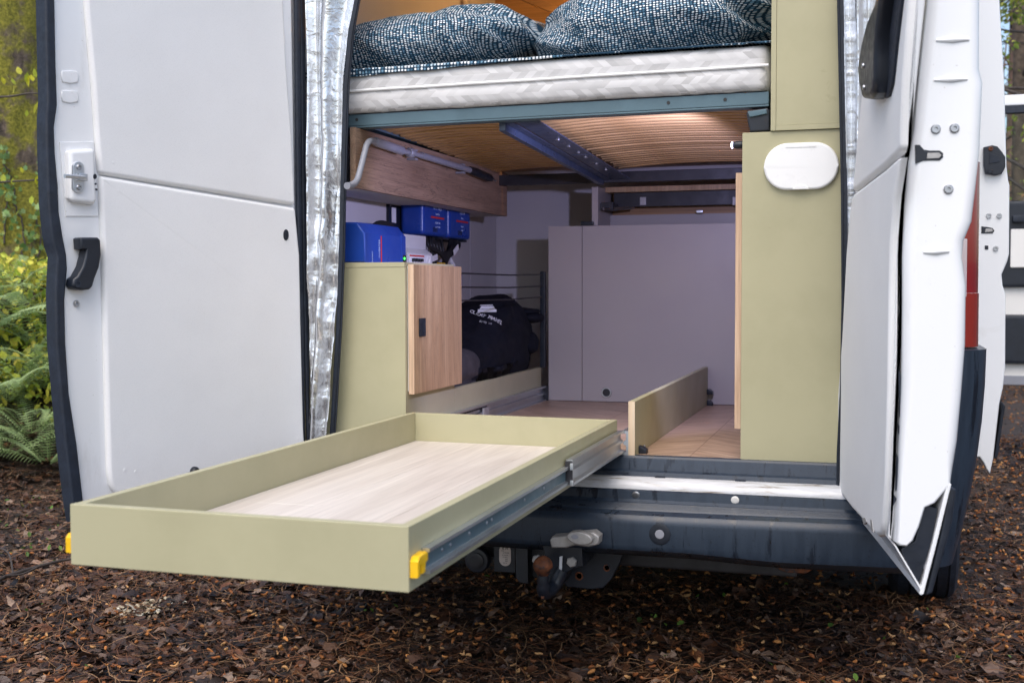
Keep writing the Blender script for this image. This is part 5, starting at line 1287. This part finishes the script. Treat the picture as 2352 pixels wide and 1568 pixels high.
def leafcloud(name, centres, radii, per, size, pal, parent, flat=.7, seed=0):
    """leaf-sized faces through clumps of a crown"""
    cs = []; 
    for c, r_ in zip(centres, radii):
        d = rng.normal(0, 1, (per, 3)); d /= np.linalg.norm(d, axis=1, keepdims=True); k = rng.uniform(.15, 1, (per, 1))**.5
        cs.append(np.array(c)[None]+d*k*r_*np.array([1, 1, flat]))
    X = np.concatenate(cs); n = len(X); L = rng.uniform(size*.6, size*1.3, n); W = L*rng.uniform(.45, .8, n)
    base = np.array([[0, -.5, 0], [.5, -.1, .1], [.3, .28, .05], [0, .5, -.05], [-.3, .28, .05], [-.5, -.1, .1]])
    P = base[None]*np.stack([W, L, L], -1)[:, None]
    P = np.einsum('nij,nkj->nki', rots(n, rng.uniform(0, 6.28, n), rng.normal(0, .8, n), rng.normal(0, .8, n)), P)+X[:, None]
    return pieces(name, P, [(0, 1, 2, 3), (0, 3, 4, 5)], pick(pal, n, .22), 'leaf', None, parent)
tb_ = at(28, 690, 'y', 4.3); trunk_base = Vector((tb_.x, 4.3, hgt(tb_.x, 4.3)))
mt_ = thing('mossy_tree', trunk_base, 'thick mossy tree with yellow green moss and ivy behind the open door', 'tree')
obj('trunk', tree_trunk(trunk_base, 7.5, .42, .26, (-.3, .2, 0), 'moss', 4.2, 48, 120), 'moss', mt_, 180)
for k in range(6):
    a = rng.uniform(0, 6.28); z0 = rng.uniform(4.2, 7); p0 = trunk_base+Vector((-.1, .1, z0)); e = Vector((math.cos(a), math.sin(a), .5))*rng.uniform(1.5, 2.5)
    obj('limb', tube(sm([p0, p0+e*.4+Vector((0, 0, .1)), p0+e*.75, p0+e], 4), [.09*(1-i/14) for i in range(13)], 8), 'bark_dark', mt_, 80)
leafcloud('crown', [trunk_base+Vector((rng.uniform(-2, 2), rng.uniform(-2, 2), rng.uniform(5.6, 8.5))) for _ in range(14)], [rng.uniform(.3, .7) for _ in range(14)], 50, .08, [(.10, .16, .03), (.16, .22, .04), (.06, .11, .02)], mt_)
tvh = None
iv = thing('ivy_vine', trunk_base+Vector((.2, -.3, 0)), 'ivy climbing the mossy trunk with pale green lobed leaves', 'ivy')
def ivy():
    dg = bpy.context.evaluated_depsgraph_get(); tr = [o for o in bpy.data.objects if o.name.startswith('trunk') and o.parent == mt_][0]
    bv = BVHTree.FromObject(tr, dg)
    runs = [[(40, 690), (52, 640), (48, 600), (58, 560), (50, 510), (35, 470), (30, 420), (10, 380), (18, 340)], [(85, 690), (88, 640), (84, 590), (92, 540), (80, 500), (95, 440), (88, 380)], [(8, 560), (12, 480), (20, 440), (8, 400)]]
    base = np.array([[0, -.5, 0], [.42, -.36, .05], [.30, -.05, .03], [.5, .18, .06], [.16, .2, .0], [0, .55, .05], [-.16, .2, .0], [-.5, .18, .06], [-.30, -.05, .03], [-.42, -.36, .05]])
    X, Nn = [], []
    for run in runs:
        pts = []
        for (a, c) in zip(run, run[1:]):
            for k in range(6):
                px, py = a[0]+(c[0]-a[0])*k/6+rng.normal(0, 2), a[1]+(c[1]-a[1])*k/6
                h = bv.ray_cast(CAM, ray(px, py).normalized())
                if h[0] is not None: pts.append(h[0]+h[1].normalized()*.012)
        if len(pts) > 3: obj('stem', tube(pts, .006, 6), 'twig', iv, 80)
        for p in pts:
            for _ in range(2):
                X.append(np.array(p)+rng.normal(0, .05, 3)+np.array([.03, -.06, 0])); 
    X = np.array(X); n = len(X); L = rng.uniform(.025, .055, n)
    P = base[None]*L[:, None, None]
    P = np.einsum('nij,nkj->nki', rots(n, rng.normal(.3, .5, n), np.pi/2+rng.normal(0, .5, n), rng.normal(0, .6, n)), P)+X[:, None]
    F = [(0, 1, 2), (0, 2, 4), (2, 3, 4), (0, 4, 5), (0, 5, 6), (0, 6, 8), (6, 7, 8), (0, 8, 9)]
    pieces('leaves', P, F, pick([(.20, .32, .10), (.30, .42, .16), (.12, .22, .07), (.36, .42, .08)], n), 'leaf', 'stuff', iv)
ivy()
def twig(pts, label, leaves, seed):
    t = thing('leafy_twig', pts[0], label, 'twig')
    path = sm(pts, 6); obj('stem', tube(path, [.008*(1-.6*i/len(path)) for i in range(len(path))], 6), 'twig', t, 80)
    b_ = np.array([[0, 0, 0], [.28, .3, .04], [.3, .65, .02], [0, 1, -.06], [-.3, .65, .02], [-.28, .3, .04]])
    for (px, py, s) in leaves:
        p = at(px, py, 'y', pts[0][1]); L = s
        P = (b_*L)[None]; P = np.einsum('nij,nkj->nki', rots(1, rng.uniform(-2, 2, 1), np.array([math.pi/2+rng.normal(0, .4)]), rng.normal(0, .5, 1)), P)+np.array(p)[None, None]
        pieces('leaf', P, [(0, 1, 2, 3), (0, 3, 4, 5)], pick([(.55, .52, .03), (.62, .58, .06), (.45, .5, .05)], 1), 'leaf', None, t)
TY = 2.6
twig([at(-60, 225, 'y', TY), at(20, 222, 'y', TY), at(70, 215, 'y', TY), at(135, 219, 'y', TY)], 'thin twig with bright yellow spring leaves crossing the upper mossy trunk', [(10, 195, .05), (22, 185, .06), (36, 195, .045), (60, 190, .06), (66, 200, .07), (76, 188, .05), (84, 180, .06), (48, 172, .055), (30, 215, .045)], 1)
twig([at(-60, 425, 'y', TY+.2), at(10, 418, 'y', TY+.2), at(80, 414, 'y', TY+.2), at(140, 409, 'y', TY+.2)], 'thin bare twig with a few yellow leaves across the lower mossy trunk', [(8, 422, .06), (52, 398, .04), (84, 425, .06), (78, 262, .08), (60, 268, .04), (72, 470, .055), (30, 425, .04)], 2)

def frond_mesh(L=.62, n=26):
    b_ = bmesh.new(); V = lambda *p: b_.verts.new(p)
    for i in range(n):
        t_ = i/(n-1); s = L*(.12+.88*t_); z = .34*L*math.sin(t_*1.9)*.9-.12*L*t_*t_
        pl_len = .17*L*(math.sin(min(1, t_*1.25+.12)*math.pi*.86)**.8+.03)*(1-.35*t_)
        for sd in (-1, 1):
            m_ = 7; prev = None
            for k in range(m_+1):
                q = k/m_; wd = .0115*L/.6*(1-q)**.7*(1 if k % 2 else .72)+.0004
                y = s+pl_len*q*.35; x = sd*(pl_len*q+.002); zz = z-.18*pl_len*q*q
                a, c = V(x, y-wd, zz), V(x, y+wd, zz-.002)
                if prev: b_.faces.new((prev[0], a, c, prev[1]))
                prev = (a, c)
    pth = [(0, L*(k/14), .34*L*math.sin(max(0, (k/14-.12)/.88)*1.9)*.9-.12*L*(k/14)**2) for k in range(15)]
    tube(pth, [.004*(1-.8*k/14) for k in range(15)], 5, True, b_)
    me = bpy.data.meshes.new('frond'); b_.to_mesh(me); b_.free()
    me.polygons.foreach_set('use_smooth', [True]*len(me.polygons)); return me
def mat_fern(name, a, c):
    m, t, b = new_mat(name); f = noise_tex(t, coords(t), 9, 4); cc = ramp(t, f, [(.3, a), (.7, c)])
    t.links.new(cc, b.inputs['Base Color']); b.inputs['Roughness'].default_value = .5
    tr = N(t, 'ShaderNodeBsdfTranslucent'); t.links.new(cc, tr.inputs[0]); mx = N(t, 'ShaderNodeMixShader'); mx.inputs[0].default_value = .3
    t.links.new(b.outputs[0], mx.inputs[1]); t.links.new(tr.outputs[0], mx.inputs[2]); t.links.new(mx.outputs[0], t.nodes['Material Output'].inputs[0]); return m
M['fern'] = mat_fern('fern_green', (.22, .34, .13), (.48, .58, .28))
fms = [frond_mesh(.62), frond_mesh(.74), frond_mesh(.5)]
for f in fms: f.materials.append(M['fern'])
def fern(px, py, y, label, n, s, a0=-2.6, a1=2.6):
    p = at(px, py, 'y', y); p.z = hgt(p.x, p.y)+.02
    t = thing('fern', p, label, 'fern', None)
    for k in range(n):
        o = bpy.data.objects.new('frond', fms[k % 3]); col.objects.link(o); o.parent = t
        o.rotation_euler = (R(rng.uniform(-4, 26)), rng.uniform(-.25, .25), a0+(a1-a0)*(k+.5)/n+rng.normal(0, .12)+math.pi); sc = s*rng.uniform(.6, .95); o.scale = (sc, sc, sc)
fern(20, 1000, 2.6, 'large green fern with arching fronds at the foot of the bank', 15, 1.35)
fern(95, 905, 3.1, 'medium fern on the bank between the mossy trunk and the door', 12, 1.1)
fern(30, 850, 3.3, 'upright fern high on the bank in front of the mossy trunk', 12, 1.2)
fern(110, 1060, 2.3, 'low fern beside the rubber edge of the open door', 10, .95)
fern(-60, 930, 2.9, 'broad fern leaning out over the leaf litter', 13, 1.4)
fern(60, 975, 2.75, 'dense fern growing between the large fern and the door edge', 14, 1.0)
fern(10, 1075, 2.2, 'small fern at the edge of the fallen leaves', 11, .9)
fern(120, 960, 2.9, 'narrow fern half hidden behind the door edge', 12, 1.0)
fern(70, 1040, 2.45, 'spreading fern in front of the dense fern', 12, .9)
# fallen branch on the leaf litter
fbx = [at(*p, 'z', GZ+.05) for p in ((-40, 1345), (30, 1318), (90, 1300), (150, 1285), (210, 1278))]
fbr = thing('fallen_branch', fbx[1], 'thin dark fallen branch lying on the leaves beside the drawer', 'branch')
obj('stem', tube(sm(fbx, 6), [.009*(1-.5*i/24) for i in range(25)], 8), 'twig', fbr, 80)
obj('side_twig', tube(sm([fbx[1], at(20, 1270, 'z', GZ+.06), at(-10, 1255, 'z', GZ+.07)], 4), .004, 6), 'twig', fbr, 80)
obj('side_twig', tube(sm([fbx[2], at(50, 1318, 'z', GZ+.05), at(10, 1322, 'z', GZ+.06)], 4), .004, 6), 'twig', fbr, 80)

# ------------------------------------------------------------------ woodland behind and around
def forest_tree(x, y, h, r0, pine, label, seed, crown=26, per=60, low=.45):
    base = Vector((x, y, hgt(x, y))); t = thing('pine_tree' if pine else 'broadleaf_tree', base, label, 'tree')
    lean = Vector((rng.normal(0, .4), rng.normal(0, .4), 0))
    obj('trunk', tree_trunk(base, h, r0, r0*.35, lean, None, seed, 12, 22, .12), 'pine_bark' if pine else 'bark_dark', t, 180)
    lb = bmesh.new(); cs = []
    for k in range(14 if not pine else 12):
        z0 = h*rng.uniform(low*.5 if not pine else low, .95); a = rng.uniform(0, 6.28); ln = (h*.28*(1.15-z0/h)+.5)*rng.uniform(.7, 1.2)
        p0 = base+lean*(z0/h)**2+Vector((0, 0, z0-.25)); e = Vector((math.cos(a), math.sin(a), rng.uniform(.15, .7)))*ln
        pth = sm([p0, p0+e*.35+Vector((0, 0, rng.normal(0, .1)*ln)), p0+e*.7+Vector((rng.normal(0, .08)*ln, 0, 0)), p0+e], 3)
        tube(pth, [r0*.22*(1-.85*i/(len(pth)-1))+.004 for i in range(len(pth))], 5, False, lb)
        for q in (.45, .7, .9):
            s0 = p0+e*q; e2 = Vector((rng.normal(0, .5), rng.normal(0, .5), rng.normal(.2, .3)))*ln*.45
            tube([s0, s0+e2*.5+Vector((0, 0, .04)), s0+e2], [.014, .008, .003], 4, False, lb); cs += [s0+e2*.6, s0+e2]
    tag(obj('limbs', lb, 'pine_bark' if pine else 'twig', t, 80), kind='stuff')
    cs = [cs[i] for i in rng.permutation(len(cs))[:crown]]
    leafcloud('crown', cs, [rng.uniform(.25, .6) for _ in cs], per, .07 if not pine else .06, [(.28, .33, .05), (.20, .28, .05), (.40, .42, .07), (.13, .19, .04)] if not pine else [(.05, .09, .03), (.08, .12, .04), (.03, .06, .025)], t, .6)
spots = [(2.2, 9.6, 8, .07, 0), (2.7, 11.6, 9, .09, 0), (2.55, 14.5, 11, .13, 0), (3.15, 17.5, 15, .24, 1), (2.35, 19.5, 10, .10, 0), (4.6, 20.5, 16, .26, 1), (3.5, 25, 17, .24, 1), (5.8, 15, 10, .12, 0), (1.6, 27, 17, .22, 1), (6.8, 24, 16, .25, 1), (4.2, 31, 18, .26, 1), (-6.8, 8.5, 12, .2, 0), (-9.5, 12, 16, .28, 1), (-8.6, 5.8, 11, .16, 0), (-5.5, 13, 15, .24, 1), (-12, 8, 15, .25, 1), (8, 9, 14, .22, 1), (-2, 18, 16, .25, 1)]
where = ['slim bare sapling just beyond the open passenger door', 'thin leaning young tree behind the slim sapling', 'slender young tree beyond the open passenger door', 'tall pine with reddish bark behind the passenger door window', 'thin sapling among the pines', 'broad pine at the edge of the clearing', 'far pine showing pale sky beside its trunk', 'bushy young tree beside the track', 'distant straight pine ahead of the van', 'pine standing deep in the wood', 'farthest pine behind the passenger door', 'young tree behind the mossy trunk', 'stout pine up on the bank', 'low leafy tree on the fern bank', 'pine beyond the mossy trunk', 'pine high on the left bank', 'lone pine beside the clearing', 'pine in front of the cab']
for i, ((x, y, h, r_, p), lab) in enumerate(zip(spots, where)): forest_tree(x, y, h, r_, bool(p), lab, i*3.7+1, 24 if p else 36, 50, .5 if p else .25)
def shrub(x, y, s, label, pal):
    base = Vector((x, y, hgt(x, y))); t = thing('shrub', base, label, 'shrub'); b_ = bmesh.new(); cs = []
    for k in range(14):
        a = rng.uniform(0, 6.28); e = Vector((math.cos(a)*.5, math.sin(a)*.5, rng.uniform(.7, 1.3)))*s
        pth = sm([base, base+e*.4+Vector((rng.normal(0, .08), rng.normal(0, .08), 0)), base+e*.75+Vector((rng.normal(0, .12), 0, 0)), base+e], 3)
        tube(pth, [.016*(1-.8*i/(len(pth)-1)) for i in range(len(pth))], 5, False, b_); cs += [base+e*.6, base+e*.85, base+e]
    tag(obj('stems', b_, 'twig', t, 80), kind='stuff'); leafcloud('foliage', cs, [rng.uniform(.12, .35)*s for _ in cs], 26, .06, pal, t, .8)
G1 = [(.42, .44, .06), (.30, .38, .06), (.5, .46, .06), (.16, .24, .05)]; G2 = [(.26, .13, .05), (.33, .19, .08), (.2, .22, .05), (.4, .36, .06)]
for x, y, s, lab, pal in ((2.25, 11.5, 1.5, 'yellow green shrub seen through the passenger door window', G1), (3.3, 13.4, 1.9, 'rust and yellow shrub at the wood edge', G2), (2.0, 16.5, 2.0, 'tall yellow green shrub behind the young tree', G1), (4.4, 12.2, 1.7, 'broad shrub beside the track', G1), (3.0, 21, 2.4, 'brown leaved shrub among the far pines', G2), (-6.2, 6.8, 1.6, 'green shrub on the bank behind the mossy trunk', G1), (-7.6, 4.4, 1.5, 'green shrub beyond the ferns', G1)):
    shrub(x, y, s, lab, pal)

def distant_wood():
    t = bmesh.new(); cl = []
    for k in range(170):
        a = rng.uniform(-.75, .9); d = rng.uniform(36, 62); x, y = math.sin(a)*d, math.cos(a)*d; z = hgt(x, y); h = rng.uniform(11, 19); r_ = rng.uniform(.09, .22)
        ln = Vector((rng.normal(0, .5), rng.normal(0, .5), 0)); p = Vector((x, y, z-.2))
        tube([p, p+ln*.4+Vector((0, 0, h*.5)), p+ln+Vector((0, 0, h))], [r_, r_*.7, r_*.2], 6, False, t)
        for j in range(9):
            z0 = rng.uniform(.25, .95)*h; e = Vector((rng.normal(0, 1), rng.normal(0, 1), rng.uniform(.2, .9)))*rng.uniform(.8, 2.2); q = p+ln*(z0/h)**2+Vector((0, 0, z0))
            tube([q, q+e*.5, q+e], [r_*.25, .03, .012], 4, False, t)
            if j % 2 == 0: cl.append(q+e*.8)
        cl.append(p+Vector((rng.normal(0, 1), rng.normal(0, 1), rng.uniform(.3, 2.2))))
    o = tag(obj('distant_wood', t, 'pine_bark', None, 180), 'distant bare woodland closing off the clearing', 'wood', None, 'stuff')
    leafcloud('distant_foliage', cl, [rng.uniform(.5, 1.1) for _ in cl], 22, .2, [(.28, .33, .06), (.2, .26, .06), (.34, .25, .1), (.1, .14, .05)], o, .7)
distant_wood()
